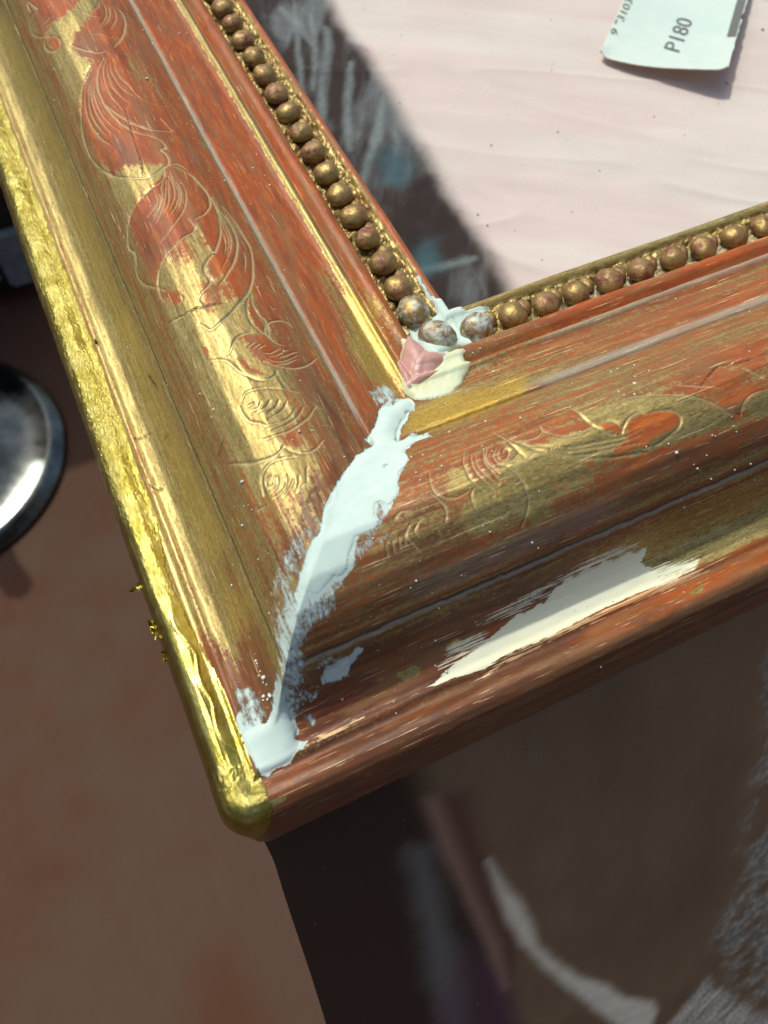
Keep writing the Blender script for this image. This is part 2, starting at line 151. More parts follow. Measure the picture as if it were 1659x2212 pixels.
# ------------------------------------------------------------------ material helper
class NT:
    def __init__(s, name):
        s.m = bpy.data.materials.new(name); s.m.use_nodes = True; s.t = s.m.node_tree; s.b = s.t.nodes['Principled BSDF']
    def n(s, typ, ins=None, **kw):
        nd = s.t.nodes.new('ShaderNode' + typ)
        for k, v in kw.items(): setattr(nd, k, v)
        for k, v in (ins or {}).items(): s.set(nd.inputs[k], v)
        return nd
    def set(s, sock, v):
        if isinstance(v, bpy.types.NodeSocket): s.t.links.new(v, sock)
        elif isinstance(v, (tuple, list)) and sock.type == 'RGBA' and len(v) == 3: sock.default_value = (*v, 1)
        else: sock.default_value = v
    def attr(s, name, out='Fac'): return s.n('Attribute', attribute_name=name).outputs[out]
    def math(s, op, a, b=0., c=0., clamp=False): return s.n('Math', {0: a, 1: b, 2: c}, operation=op, use_clamp=clamp).outputs[0]
    def mix(s, f, a, b, bt='MIX'):
        nd = s.n('Mix', data_type='RGBA', blend_type=bt); s.set(nd.inputs['Factor'], f); s.set(nd.inputs['A'], a); s.set(nd.inputs['B'], b); return nd.outputs['Result']
    def noise(s, vec, scale, detail=4, rough=.55, dist=0.):
        return s.n('TexNoise', {'Vector': vec, 'Scale': scale, 'Detail': detail, 'Roughness': rough, 'Distortion': dist}).outputs['Fac']
    def map(s, vec, scale=(1, 1, 1), rot=(0, 0, 0)): return s.n('Mapping', {'Vector': vec, 'Scale': scale, 'Rotation': rot}).outputs[0]
    def ramp(s, x, a, b, lo=0., hi=1.): return s.n('MapRange', {0: x, 1: a, 2: b, 3: lo, 4: hi}, interpolation_type='SMOOTHSTEP').outputs[0]
    def bump(s, h, strength, dist, nrm=None):
        i = {'Height': h, 'Strength': strength, 'Distance': dist}
        if nrm is not None: i['Normal'] = nrm
        return s.n('Bump', i).outputs[0]
    def out(s, **kw):
        for k, v in kw.items(): s.set(s.b.inputs[k.replace('_', ' ')], v)
        return s.m
    def obj(s): return s.n('TexCoord').outputs['Object']

K = 1 / U
def mat_rail():
    t = NT('worn_gilding'); rc = t.attr('rail_coord', 'Vector'); ob = t.map(t.obj(), (K, K, K))
    st = t.noise(t.map(rc, (1.6, 34, 1)), 1, 8, .70, .15)                 # rubbing streaks along the moulding
    st2 = t.noise(t.map(rc, (3.5, 150, 1)), 1, 5, .6)
    sp = t.noise(ob, 42, 6, .72, .4)                                    # mottled flaking
    fine = t.noise(ob, 210, 3, .6); grain = t.noise(t.map(rc, (46, 110, 1)), 1, 5, .72, .5); org = t.noise(t.map(rc, (5, 26, 1)), 1, 6, .7, .3)
    n = t.math('ADD', t.math('MULTIPLY', st, .37), t.math('ADD', t.math('MULTIPLY', sp, .34), t.math('ADD', t.math('MULTIPLY', st2, .05), t.math('MULTIPLY', grain, .22))))
    gold = t.attr('gold')
    cov = t.ramp(t.math('ADD', gold, t.math('MULTIPLY', t.math('SUBTRACT', n, .5), t.math('ADD', 2.4, t.math('MULTIPLY', t.math('MULTIPLY', gold, t.math('SUBTRACT', 1., gold)), 9.)))), .33, .67)
    veil = t.math('MULTIPLY', t.ramp(t.noise(t.map(rc, (1.6, 9, 1)), 1, 6, .66), .47, .60), .62)
    dirt_shade = t.math('MULTIPLY', t.attr('dirt_shade'), t.ramp(n, .3, .72, .55, 1.15), clamp=True)  # grime together with moulding shade painted into the colour
    tone = t.math('ADD', t.attr('tone'), t.math('MULTIPLY', t.math('SUBTRACT', t.noise(t.map(rc, (2.2, 16, 1)), 1, 5, .65), .5), 2.6), clamp=True)
    bole = t.mix(tone, (.375, .088, .018), (.115, .043, .022))
    bole = t.mix(t.math('MULTIPLY', t.ramp(st2, .54, .72), .22), bole, (.50, .16, .05))
    bole = t.mix(t.math('MULTIPLY', t.ramp(sp, .53, .70), .65), bole, (.17, .065, .035))
    bole = t.mix(t.math('MULTIPLY', t.ramp(org, .50, .66), t.math('SUBTRACT', .75, t.math('MULTIPLY', tone, .6))), bole, (.56, .165, .028))
    bole = t.mix(t.math('MULTIPLY', t.ramp(grain, .56, .70), .55), bole, (.14, .06, .03))
    bole = t.mix(veil, bole, (.25, .135, .055))
    gc = t.mix(t.ramp(st, .40, .60), (.33, .265, .085), (.47, .39, .145))
    gc = t.mix(t.math('MULTIPLY', t.ramp(t.noise(t.map(rc, (12, 60, 1)), 1, 6, .7), .53, .62), .75), gc, (.24, .13, .05))
    gc = t.mix(t.attr('fresh'), gc, (.62, .40, .055))
    bole = t.mix(t.math('MULTIPLY', dirt_shade, .75), bole, (.13, .075, .035))
    gc = t.mix(t.math('MULTIPLY', dirt_shade, .8), gc, (.19, .125, .045))
    gc = t.mix(t.math('MULTIPLY', t.ramp(grain, .50, .64), .62), gc, (.20, .13, .055))
    gc = t.mix(t.math('MULTIPLY', t.ramp(grain, .47, .36), .5), gc, (.62, .54, .24))
    col = t.mix(cov, bole, gc)
    gr = t.attr('groove'); grf = t.ramp(gr, .2, .7, 0, .72)
    col = t.mix(grf, col, (.47, .40, .21))
    grey = t.math('MULTIPLY', t.attr('grey'), t.ramp(st2, .3, .6, .5, 1), clamp=True)
    col = t.mix(grey, col, (.34, .34, .27))
    col = t.mix(t.ramp(t.attr('crack'), .2, .7, 0, .85), col, (.03, .018, .015))
    # exposed cream ground and thin smears of white gesso
    cr = t.ramp(t.math('ADD', t.attr('cream'), t.math('MULTIPLY', t.math('SUBTRACT', t.math('ADD', t.math('MULTIPLY', st2, .6), t.math('MULTIPLY', st, .4)), .5), 3.2)), .47, .55)
    col = t.mix(cr, col, t.mix(t.ramp(st, .3, .7), (.78, .80, .56), (.80, .84, .66)))
    og = t.attr('amber'); ogf = t.ramp(t.math('ADD', og, t.math('MULTIPLY', t.math('SUBTRACT', st2, .5), 3.2)), .45, .6)
    col = t.mix(ogf, col, t.mix(t.ramp(st2, .4, .6), (.74, .30, .08), (.88, .66, .36)))
    br = t.noise(t.map(ob, (60, 8, 30), (0, 0, math.radians(-38))), 1, 6, .75)
    br2 = t.noise(ob, 26, 6, .7, .6)
    bn = t.math('ADD', t.math('MULTIPLY', br, .62), t.math('MULTIPLY', br2, .38))
    ge = t.ramp(t.math('ADD', t.attr('gesso'), t.math('MULTIPLY', t.math('SUBTRACT', bn, .5), 1.9)), .40, .68)
    col = t.mix(ge, col, (.53, .68, .64))
    paint = t.math('MAXIMUM', t.math('MAXIMUM', ge, cr), t.math('MAXIMUM', ogf, t.math('MULTIPLY', grey, .8)))
    metal = t.math('MULTIPLY', t.math('MULTIPLY', cov, t.math('SUBTRACT', 1, paint)), t.math('SUBTRACT', .66, t.math('MULTIPLY', dirt_shade, .35)))
    rough = t.math('ADD', t.math('ADD', .29, t.math('MULTIPLY', sp, .30)), t.math('MULTIPLY', paint, .25))
    h = t.math('ADD', t.math('MULTIPLY', st2, .2), t.math('ADD', t.math('MULTIPLY', fine, .3), t.math('MULTIPLY', cov, .25)))
    nb = t.bump(h, .35, .00012)
    nb = t.bump(t.math('MULTIPLY', ge, bn), .8, .0003, nb)
    return t.out(Base_Color=col, Metallic=metal, Roughness=rough, Normal=nb, Specular_IOR_Level=.32)
def mat_gesso():
    t = NT('white_gesso'); ob = t.map(t.obj(), (K, K, K))
    br = t.noise(t.map(ob, (70, 6, 30), (0, 0, math.radians(-38))), 1, 5, .65)
    b2 = t.noise(ob, 14, 4, .6)
    col = t.mix(t.ramp(b2, .3, .75), (.52, .69, .64), (.59, .73, .67))
    col = t.mix(t.ramp(t.noise(ob, 150, 3, .6), .70, .76, 0, .5), col, (.25, .3, .28))
    nb = t.bump(t.math('ADD', t.math('MULTIPLY', br, .5), t.math('MULTIPLY', b2, .8)), .3, .0003)
    return t.out(Base_Color=col, Roughness=.72, Specular_IOR_Level=.25, Normal=nb)
def mat_leaf():
    t = NT('new_gold_leaf'); rc = t.attr('rail_coord', 'Vector'); ob = t.map(t.obj(), (K, K, K))
    fuzz = t.attr('fuzz')
    w = t.noise(t.map(ob, (62, 17, 30), (0, 0, -.75)), 1, 6, .72, 1.6); w2 = t.noise(ob, 9, 3, .5, .3)
    col = t.mix(t.ramp(w2, .3, .7), (.36, .31, .06), (.52, .47, .15))
    nb = t.bump(w, t.math('ADD', .14, t.math('MULTIPLY', fuzz, .52)), .00055)
    
    return t.out(Base_Color=col, Metallic=1., Roughness=t.math('ADD', .20, t.math('MULTIPLY', fuzz, .10)), Normal=nb)
def mat_bead():
    t = NT('bead_gilding'); ob = t.map(t.obj(), (K, K, K)); rnd = t.n('ObjectInfo').outputs['Random']
    vec = t.n('VectorMath', {0: ob, 1: t.n('CombineXYZ', {0: t.math('MULTIPLY', rnd, 40), 1: t.math('MULTIPLY', rnd, 17), 2: 0.}).outputs[0]}, operation='ADD').outputs[0]
    n = t.noise(vec, 12, 6, .7); n2 = t.noise(vec, 60, 4, .65)
    cov = t.ramp(t.math('ADD', t.math('ADD', t.math('MULTIPLY', n, 1.8), t.math('MULTIPLY', n2, .5)), t.math('MULTIPLY', rnd, .12)), .90, 1.40)
    col = t.mix(cov, t.mix(t.ramp(n2, .4, .65), (.13, .045, .03), (.25, .07, .03)), (.40, .30, .11))
    col = t.mix(t.ramp(n2, .60, .72, 0, .6), col, (.16, .11, .05))
    # gesso dabbed over the corner beads
    br = t.noise(vec, 16, 5, .7, .8)
    g = t.attr('gesso'); ge = t.ramp(t.math('ADD', g, t.math('MULTIPLY', t.math('SUBTRACT', br, .5), 1.6)), .35, .75)
    ge = t.math('MULTIPLY', ge, t.ramp(g, .02, .1))
    col = t.mix(ge, col, (.50, .62, .58))
    return t.out(Base_Color=col, Metallic=t.math('MULTIPLY', t.math('MULTIPLY', cov, .8), t.math('SUBTRACT', 1, ge)), Roughness=t.math('ADD', .34, t.math('MULTIPLY', n2, .22)), Normal=t.bump(t.math('ADD', n2, br), .35, .0004))
def mat_simple(name, c1, c2, scale, rough=.5, metal=0., bump=.2, bd=.0005, detail=5):
    t = NT(name); ob = t.map(t.obj(), (K, K, K)); n = t.noise(ob, scale, detail, .6)
    return t.out(Base_Color=t.mix(t.ramp(n, .3, .7), c1, c2), Roughness=rough, Metallic=metal, Normal=t.bump(n, bump, bd))

M_RAIL = mat_rail(); M_GESSO = mat_gesso(); M_LEAF = mat_leaf(); M_BEAD = mat_bead()
M_PINK = mat_simple('pink_putty', (.50, .28, .235), (.60, .37, .32), 9, .38, 0, .5, .0005)
M_PUTTY = mat_simple('greenish_putty', (.66, .68, .42), (.58, .70, .50), 12, .5, 0, .6, .0005)

# ------------------------------------------------------------------ the frame: one moulding profile, two mitred rails
PR = np.array([(.05,-.385),(.045,-.30),(.04,-.12),(.035,.0),(.022,.08),(.016,.15),(.016,.20),(.028,.265),(.05,.32),(.08,.355),(.11,.367),(.14,.362),(.168,.345),(.19,.332),(.213,.333),(.232,.352),(.247,.358),(.262,.352),(.28,.348),(.33,.362),(.38,.405),(.42,.47),(.455,.555),(.478,.620),(.492,.656),(.501,.674),(.508,.676),(.516,.698),(.528,.728),(.55,.762),(.59,.835),(.65,.91),(.74,.978),(.86,1.015),(1.0,.995),(1.15,.922),(1.27,.84),(1.292,.822),(1.30,.80),(1.312,.815),(1.33,.815),(1.45,.76),(1.60,.692),(1.635,.70),(1.655,.713),(1.672,.708),(1.69,.678),(1.706,.635),(1.722,.645),(1.755,.672),(1.79,.678),(1.82,.66),(1.85,.60),(1.862,.57),(1.872,.52),(1.885,.495),(2.0,.475),(2.12,.48),(2.145,.508),(2.17,.515),(2.19,.505),(2.2,.475),(2.2,.30),(2.2,.05)])
seg = np.hypot(*np.diff(PR, axis=0).T); ac = np.r_[0, np.cumsum(seg)]
ARC = ac[-1]; NP_ = int(ARC / .0064)
tt = np.linspace(0, ARC, NP_); pu = np.interp(tt, ac, PR[:, 0]); pz = np.interp(tt, ac, PR[:, 1])
ker = np.array([1, 2, 1]) / 4.
for _ in range(2):
    pu[1:-1] = np.convolve(pu, ker, 'valid'); pz[1:-1] = np.convolve(pz, ker, 'valid')
iT = 8  # height lookup on the top side only
top_mask = tt > np.interp(.2, PR[:14, 1], ac[:14]) if False else (np.arange(NP_) > np.argmin(np.abs(pz - .25)[:NP_ // 4]))
top_mask &= ~(tt > ac[-3])
TU, TZ = pu[top_mask], pz[top_mask]
def height(x, y): return np.interp(np.minimum(x, y), TU, TZ)

PL = Plan(-.05, -.05, 5.0, 6.8, .0045)
gx, gy = np.meshgrid(PL.X, PL.Y)
LEFT = gx < gy
u_ = np.minimum(gx, gy); s_ = np.maximum(gx, gy)
def band(A, sel, u0, u1, v, fe=.015, smask=None):
    k = sst(u0 - fe, u0 + fe, u_) * (1 - sst(u1 - fe, u1 + fe, u_)) * sel
    if smask is not None: k = k * smask
    A[...] = A * (1 - k) + v * k
Lf = LEFT.astype(np.float32); Bf = 1 - Lf
wob = (fbm(s_ * 2.5, u_ * 9, 3) - .5)
GOLD = PL.new(.5); TONE = PL.new(.15); DIRT_SHADE = PL.new(.0); FRESH = PL.new(0)  # browning map holds grime plus painted shade where the moulding turns from the sun
# left rail bands
band(GOLD, Lf, -1, .215, .9); band(GOLD, Lf, .215, .262, .66); band(GOLD, Lf, .262, .52, .95, .02)
lowL = 1 - sst(.72, 1.12, s_ + wob * .9 - (u_ - .4) * .9)
band(GOLD, Lf, .20, .52, .16, .02, lowL); band(TONE, Lf, .2, .52, .8, .02, lowL)
band(GOLD, Lf, .52, .62, .50, .03); band(GOLD, Lf, .62, 1.30, .84, .04)
band(GOLD, Lf, 1.30, 1.63, .10, .008)
nearL = 1 - sst(2.3, 3.1, s_ + wob * 1.2)
band(GOLD, Lf, 1.45, 1.72, .52, .06, nearL); band(GOLD, Lf, 1.32, 1.5, .22, .03, nearL)
band(GOLD, Lf, 1.30, 1.64, .38, .03, 1 - sst(1.5, 2.1, s_ + wob))
band(GOLD, Lf, 1.63, 1.69, .98, .006); band(GOLD, Lf, 1.705, 1.865, .05, .006)
band(GOLD, Lf, 1.705, 1.865, .40, .01, 1 - sst(2.1, 3.0, s_ + wob * .8))
band(GOLD, Lf, 1.865, 2.15, .72, .008); band(GOLD, Lf, 2.15, 3, .12, .006)
band(DIRT_SHADE, Lf, .50, .66, .62, .04); band(DIRT_SHADE, Lf, .40, .51, .30, .03); band(DIRT_SHADE, Lf, 1.1, 1.3, .25, .08); band(DIRT_SHADE, Lf, 1.55, 1.86, .35, .05, 1 - sst(1.9, 2.6, s_))  # browner low frieze includes painted shade of its curve down to the cove
band(DIRT_SHADE, Lf, 1.16, 1.7, .5, .1, 1 - sst(1.35, 1.9, s_)); band(DIRT_SHADE, Lf, .27, .5, .5, .03, 1 - sst(1.2, 1.6, s_))
# bottom rail bands
band(GOLD, Bf, -1, .215, .07); band(DIRT_SHADE, Bf, .0, .22, .35, .02); band(GOLD, Bf, .205, .27, .30); band(TONE, Bf, -1, .24, 1.0); band(DIRT_SHADE, Bf, -1, .11, .75, .05); band(DIRT_SHADE, Bf, .1, .5, .25, .03)  # roll's outer side painted darker, as its falling side lies in shade
farB = sst(1.9, 2.35, s_ + wob * .8)
band(GOLD, Bf, .25, .52, .08, .01); band(TONE, Bf, .22, .52, .95, .02)
band(GOLD, Bf, .25, .52, .93, .01, farB); band(TONE, Bf, .1, .52, .2, .02, farB)
band(GOLD, Bf, .50, .62, .55, .02); band(GOLD, Bf, .62, .78, .40, .04); band(GOLD, Bf, .78, 1.30, .54, .03)
band(GOLD, Bf, 1.28, 1.63, .52, .03); band(GOLD, Bf, 1.28, 1.63, .38, .06, sst(2.3, 3.0, s_ + wob)); band(DIRT_SHADE, Bf, .6, 1.66, .34, .05)
band(GOLD, Bf, 1.62, 1.71, .50, .01); band(GOLD, Bf, 1.63, 1.70, .20, .02, sst(2.9, 3.4, s_ + wob * .5)); band(GOLD, Bf, 1.705, 1.865, .40, .01); band(GOLD, Bf, 1.705, 1.865, .05, .01, sst(2.4, 2.9, s_ + wob * .5))
band(GOLD, Bf, 1.865, 3, .80, .008)
band(DIRT_SHADE, 1, 1.88, 2.10, .45, .03); band(DIRT_SHADE, Bf, .45, .74, .85, .05); band(DIRT_SHADE, Bf, .74, .82, .4, .04); band(DIRT_SHADE, Bf, 1.15, 1.6, .45, .08); band(DIRT_SHADE, Bf, 1.5, 1.86, .42, .05, 1 - sst(2.3, 2.9, s_)); band(DIRT_SHADE, Bf, .26, .40, .0, .03); band(DIRT_SHADE, Bf, -1, .06, .5, .03)  # frieze side facing away from the sun gets painted shade over its grime
for l in DATA['B']: PL.paint(GOLD, pts(l[2:]), l[0] / 100, l[1] / 1000 * 1.1 + .012)
for l in DATA['M']: PL.paint(TONE, pts(l[2:]), l[0] / 100, l[1] / 1000)
for l in DATA['OG']: PL.paint(GOLD, pts(l), 1.2, .008); PL.paint(DIRT_SHADE, pts(l), 0, .008)
PL.paint(FRESH, pts([l for l in DATA['B'] if l[0] == 97][0][2:]), .85, .05)
PL.paint(FRESH, pts([l for l in DATA['B'] if l[0] == 85][0][2:]), .6, .06)
PL.paint(DIRT_SHADE, pts([l for l in DATA['B'] if l[0] == 97][0][2:]), 0, .04)
PL.paint(DIRT_SHADE, pts([l for l in DATA['B'] if l[0] == 85][0][2:]), 0.1, .04)
nm = 1 - sst(.0, .55, (s_ - u_) + wob * .3)
band(DIRT_SHADE, 1, .45, 1.6, .66, .06, nm)
band(DIRT_SHADE, Lf, 1.08, 1.30, .50, .06, 1 - sst(2.6, 4.2, s_ + wob)); band(DIRT_SHADE, Lf, 1.32, 1.62, .42, .04, 1 - sst(1.6, 2.6, s_ + wob)); band(GOLD, Lf, .50, .66, .62, .03)
for l in DATA['B']:
    if l[0] >= 92: PL.paint(DIRT_SHADE, pts(l[2:]), .05, .03)
GROOVE = PL.new(); CRACK = PL.new(); GES = PL.new(); GREY = PL.new(); CREAM = PL.new(); AMBER = PL.new()
for l in DATA['G']: PL.line(GROOVE, pts(l[1:]), l[0] / 1000 * .78)
for l in DATA['C']: PL.line(CRACK, pts(l[1:]), l[0] / 1000 * 1.1)
for l in DATA['W']:
    if l[0] == 100: PL.paint(GES, pts(l[2:]), .68, .10)
for l in DATA['W']: PL.paint(GES, pts(l[2:]), l[0] / 100, l[1] / 1000 * .8)
for l in DATA['CR']: PL.paint(CREAM, pts(l[2:]), .5, .05)
for l in DATA['CR']: PL.paint(CREAM, pts(l[2:]), l[0] / 100, l[1] / 1000)
for l in DATA['OR']: PL.paint(AMBER, pts(l), .88, .016)  # orange glow beside the cream, painted into the colour
band(GREY, Lf, 1.288, 1.316, .95, .006, sst(1.42, 1.6, s_)); band(GREY, Lf, 1.862, 1.885, .9, .006, sst(2.4, 2.7, s_))
band(GREY, Bf, 1.30, 1.36, .75, .02, sst(1.9, 2.4, s_ + wob)); band(GREY, Bf, .545, .60, .35, .02, sst(1.0, 1.3, s_) * (1 - sst(2.0, 2.4, s_)))
band(GREY, Bf, 1.64, 1.69, .6, .01, sst(2.2, 2.7, s_ + wob)); band(GREY, Bf, 1.89, 2.05, .5, .03, sst(2.5, 2.9, s_)); band(GREY, Bf, .50, .515, .6, .005)
band(GOLD, Lf, .475, .53, .85, .008); band(GOLD, Bf, .475, .53, .5, .008); band(DIRT_SHADE, 1, .47, .53, .7, .01); band(CRACK, 1, .510, .519, .6, .004)  # lip painted browner to subdue the line where it catches the sun

frame = tag(empty('picture_frame', (0, 0, -.385)), 'corner of an old gilded frame with red clay showing through, white gesso on its mitre', 'picture frame')
def fo(o, org=(0, 0, -.385)): return o
ORG = (0, 0, -.385)
def fmesh(name, v, f_, mat, attrs=None, parent=None):
    o = mesh_obj(name, np.asarray(v) - np.array(ORG), f_, mat, parent or frame, attrs=attrs); return o

def build_rail(side, smax):
    # spacing along the rail grows slowly with distance
    ss = [0.]
    while ss[-1] < 1: ss.append(ss[-1] + .0066 / smax * (1 + max(0, ss[-1] * smax - 1.5) * .28))
    w = np.clip(np.array(ss), 0, 1); w[-1] = 1; ns = len(w)
    Ug = np.repeat(pu[None, :], ns, 0); Zg = np.repeat(pz[None, :], ns, 0)
    Sg = Ug + w[:, None] * (smax - Ug)
    R = .17
    x = Ug.copy(); y = Sg.copy()
    k = (Ug < R) & (Sg < R)
    th = np.where(k, (R - Sg) / np.maximum(R - Ug, 1e-6), 0) * math.pi / 4
    x = np.where(k, R - (R - Ug) * np.cos(th), x); y = np.where(k, R - (R - Ug) * np.sin(th), y)
    if side == 'B': x, y = y, x
    # plan lookups, with a slightly ragged edge
    wx = (fbm(x * 26, y * 26, 11, 4) - .5) * .028; wy = (fbm(x * 26 + 50, y * 26, 12, 4) - .5) * .028
    S = lambda A, q=1.: PL.sample(A, x + wx * q, y + wy * q).ravel()
    gold, tone, dirt_shade, ges, cream, amber, fresh = S(GOLD), S(TONE), S(DIRT_SHADE), S(GES, .8), S(CREAM, .7), S(AMBER, .5), S(FRESH, 2)
    groove, crack, grey = S(GROOVE, .18), S(CRACK, .3), S(GREY, .5)
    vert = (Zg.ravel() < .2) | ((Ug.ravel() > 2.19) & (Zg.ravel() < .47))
    if side == 'B': gold[vert] = np.where(Ug.ravel()[vert] < 1, .20, .5); dirt_shade[vert] = .75; tone[vert] = .6
    ges = np.where(vert & (Ug.ravel() < 1), 0, ges)
    # normals of the profile
    du = np.gradient(pu); dz = np.gradient(pz); L = np.hypot(du, dz); nu, nz = -dz / L, du / L
    Nu = np.repeat(nu[None], ns, 0).ravel(); Nz = np.repeat(nz[None], ns, 0).ravel()
    disp = (fbm(Sg * 1.6, Ug * 3, 21, 3).ravel() - .5) * .014 + (fbm(Sg * 9, Ug * 34, 22, 3).ravel() - .5) * .004
    chn = sst(1.875, 1.90, Ug) * (1 - sst(2.11, 2.14, Ug)); disp += (chn * (fbm(Sg * 22, Ug * 22, 23, 3) - .45) * .075).ravel()
    disp -= groove * .007 + sst(.2, .8, crack) * .010
    disp += np.where(cream > .5, -.004, 0)
    disp = disp * np.clip((Sg - Ug).ravel() / .0, 0, 1) if False else disp
    Z = Zg.ravel() + Nz * disp; off = Nu * disp
    ct_, st_ = np.cos(th).ravel(), np.sin(th).ravel()
    X = x.ravel() + off * (ct_ if side == 'L' else st_); Y = y.ravel() + off * (st_ if side == 'L' else ct_)
    X, Y, Z = X, Y, Z - np.where(ges > .55, np.maximum(Nz * disp, 0) + .0005, 0)
    mt = (np.arange(ns * NP_) // NP_) == 0                       # mitre row: keep both rails joined
    X[mt] = x.ravel()[mt]; Y[mt] = y.ravel()[mt]
    V = np.stack([X, Y, Z], 1)
    i = np.arange(ns - 1)[:, None] * NP_ + np.arange(NP_ - 1)[None, :]; i = i.ravel()
    F = np.stack([i, i + 1, i + NP_ + 1, i + NP_], 1)
    if side == 'L': F = F[:, ::-1]
    cth, sth = np.cos(th).ravel(), np.sin(th).ravel()
    off_ = 0 if side == 'L' else 31.7
    rc = np.stack([Sg.ravel() + off_, np.repeat(tt[None], ns, 0).ravel(), np.full(V.shape[0], off_)], 1)
    at = dict(gold=gold, tone=tone, dirt_shade=dirt_shade, gesso=np.where(ges > .95, .8, ges), cream=cream, amber=amber, groove=groove, crack=crack, grey=grey, fresh=fresh, rail_coord=rc)
    o = fmesh('rail', V, F, M_RAIL, at)
    o['label'] = 'left rail with new gold leaf on its outer roll' if side == 'L' else 'bottom rail with a scraped patch of cream ground'
    N = np.stack([Nu * (cth if side == 'L' else sth), Nu * (sth if side == 'L' else cth), Nz], 1)
    return dict(V=V, F=F, N=N, ges=ges, x=x.ravel(), y=y.ravel(), z=Zg.ravel(), u=Ug.ravel(), s=Sg.ravel(), rc=rc, side=side, obj=o)
RL = build_rail('L', 6.7); RB = build_rail('B', 4.9)

def shell(name, rail, mask, thick, mat, attrs=None, parent=None):
    V, F = rail['V'], rail['F']
    keep = F[(mask[F] > .5).all(1)]
    if len(keep) == 0: return None
    idx = np.unique(keep); mp = np.full(len(V), -1); mp[idx] = np.arange(len(idx))
    v = V[idx] + rail['N'][idx] * thick[idx][:, None]
    # skirt: rim vertices sit on the rail
    e = np.sort(np.vstack([keep[:, [0, 1]], keep[:, [1, 2]], keep[:, [2, 3]], keep[:, [3, 0]]]), 1)
    key = e[:, 0].astype(np.int64) * len(V) + e[:, 1]; uq, ct = np.unique(key, return_counts=True)
    rim = np.unique(np.r_[uq[ct == 1] // len(V), uq[ct == 1] % len(V)])
    rim = rim[rim >= NP_]                                        # the two skins meet along the mitre
    v[mp[rim]] = V[rim] - rail['N'][rim] * .001
    a = {k: val[idx] for k, val in (attrs or {}).items()}; a['rail_coord'] = rail['rc'][idx]
    return fmesh(name, v, mp[keep], mat, a, parent)

# thick white gesso and putty: skins lying over the mouldings, bridging the mitre
def blur(A, r):
    for ax in (0, 1):
        for _ in range(3):
            p = np.pad(A, [(r, r) if k == ax else (0, 0) for k in (0, 1)], mode='edge'); c = np.cumsum(p, ax)
            c = np.concatenate([np.zeros_like(c[:1] if ax == 0 else c[:, :1]), c], ax); w = 2 * r + 1
            A = (c[w:] - c[:-w]) / w if ax == 0 else (c[:, w:] - c[:, :-w]) / w
    return A
def skin(name, M, box_, thr, thick, mat, warp=.02, wf=26, bridge=4, brush=0., parent=None, step=.0062, soft=3, lift=.004, flat=None):
    x0, y0, x1, y1 = box_
    X, Y = np.meshgrid(np.arange(x0, x1, step), np.arange(y0, y1, step))
    wx = (fbm(X * wf, Y * wf, 11, 4) - .5) * warp; wy = (fbm(X * wf + 50, Y * wf, 12, 4) - .5) * warp
    g = PL.sample(M, X + wx, Y + wy)
    a = X + Y * .8; b_ = X - Y * .8
    if brush: g = g + (fbm(a * 5, b_ * 42, 41, 4) - .5) * brush * (1 - np.abs(2 * np.clip(g, 0, 1) - 1) * .0)
    H = height(X, Y); Hb = blur(H, bridge); k = (blur((g > thr).astype(float), 2) > .42).astype(float)
    inn = np.clip(blur(k, soft) * 2 - 1, 0, 1)
    Hs = blur(np.maximum(Hb, H), max(2, bridge // 2)); z = np.maximum(H + lift * .6, H * (1 - inn) + np.maximum(Hs if flat is None else Hs * .35 + np.percentile(H[k > .5], flat) * .65, H if flat is None else H - .03) * inn) + lift * .4 + thick * inn * (.7 + .6 * fbm(a * 4, b_ * 16, 43, 3))
    nx = X.shape[1]; i = (np.arange(X.shape[0] - 1)[:, None] * nx + np.arange(nx - 1)[None]).ravel()
    F = np.stack([i, i + 1, i + nx + 1, i + nx], 1); kk = k.ravel() > .5
    F = F[kk[F].all(1)]
    e = np.sort(np.vstack([F[:, [0, 1]], F[:, [1, 2]], F[:, [2, 3]], F[:, [3, 0]]]), 1)
    key = e[:, 0].astype(np.int64) * X.size + e[:, 1]; uq, ct = np.unique(key, return_counts=True)
    rim = np.unique(np.r_[uq[ct == 1] // X.size, uq[ct == 1] % X.size])
    z = z.ravel(); z[rim] = H.ravel()[rim] + .0002
    idx = np.unique(F); mp = np.full(X.size, -1); mp[idx] = np.arange(len(idx))
    return fmesh(name, np.stack([X.ravel()[idx], Y.ravel()[idx], z[idx]], 1), mp[F], mat, None, parent)
skin('gesso_fill', GES, (.12, .0, 2.19, 2.19), .84, .0015, M_GESSO, brush=1.0, bridge=20, soft=4, lift=.0022)
skin('gesso_fill', GES, (1.84, 1.84, 2.197, 2.7), .6, .014, M_GESSO, brush=.3, bridge=7)
skin('gesso_fill', GES, (2.19, 1.84, 2.8, 2.197), .6, .014, M_GESSO, brush=.3, bridge=7)
PP = PL.new(); PL.paint(PP, pts(DATA['PU']), 1, .012)
PQ = PL.new(); PL.paint(PQ, pts(DATA['PK']), 1, .02)
skin('putty_filling', PP, (1.2, 1.2, 2.3, 2.3), .5, .016, M_PUTTY, .03, 20, 6)
skin('pink_putty', PQ, (1.3, 1.3, 2.2, 2.2), .30, .05, M_PINK, .02, 16, 20, soft=7, lift=.02, flat=72)
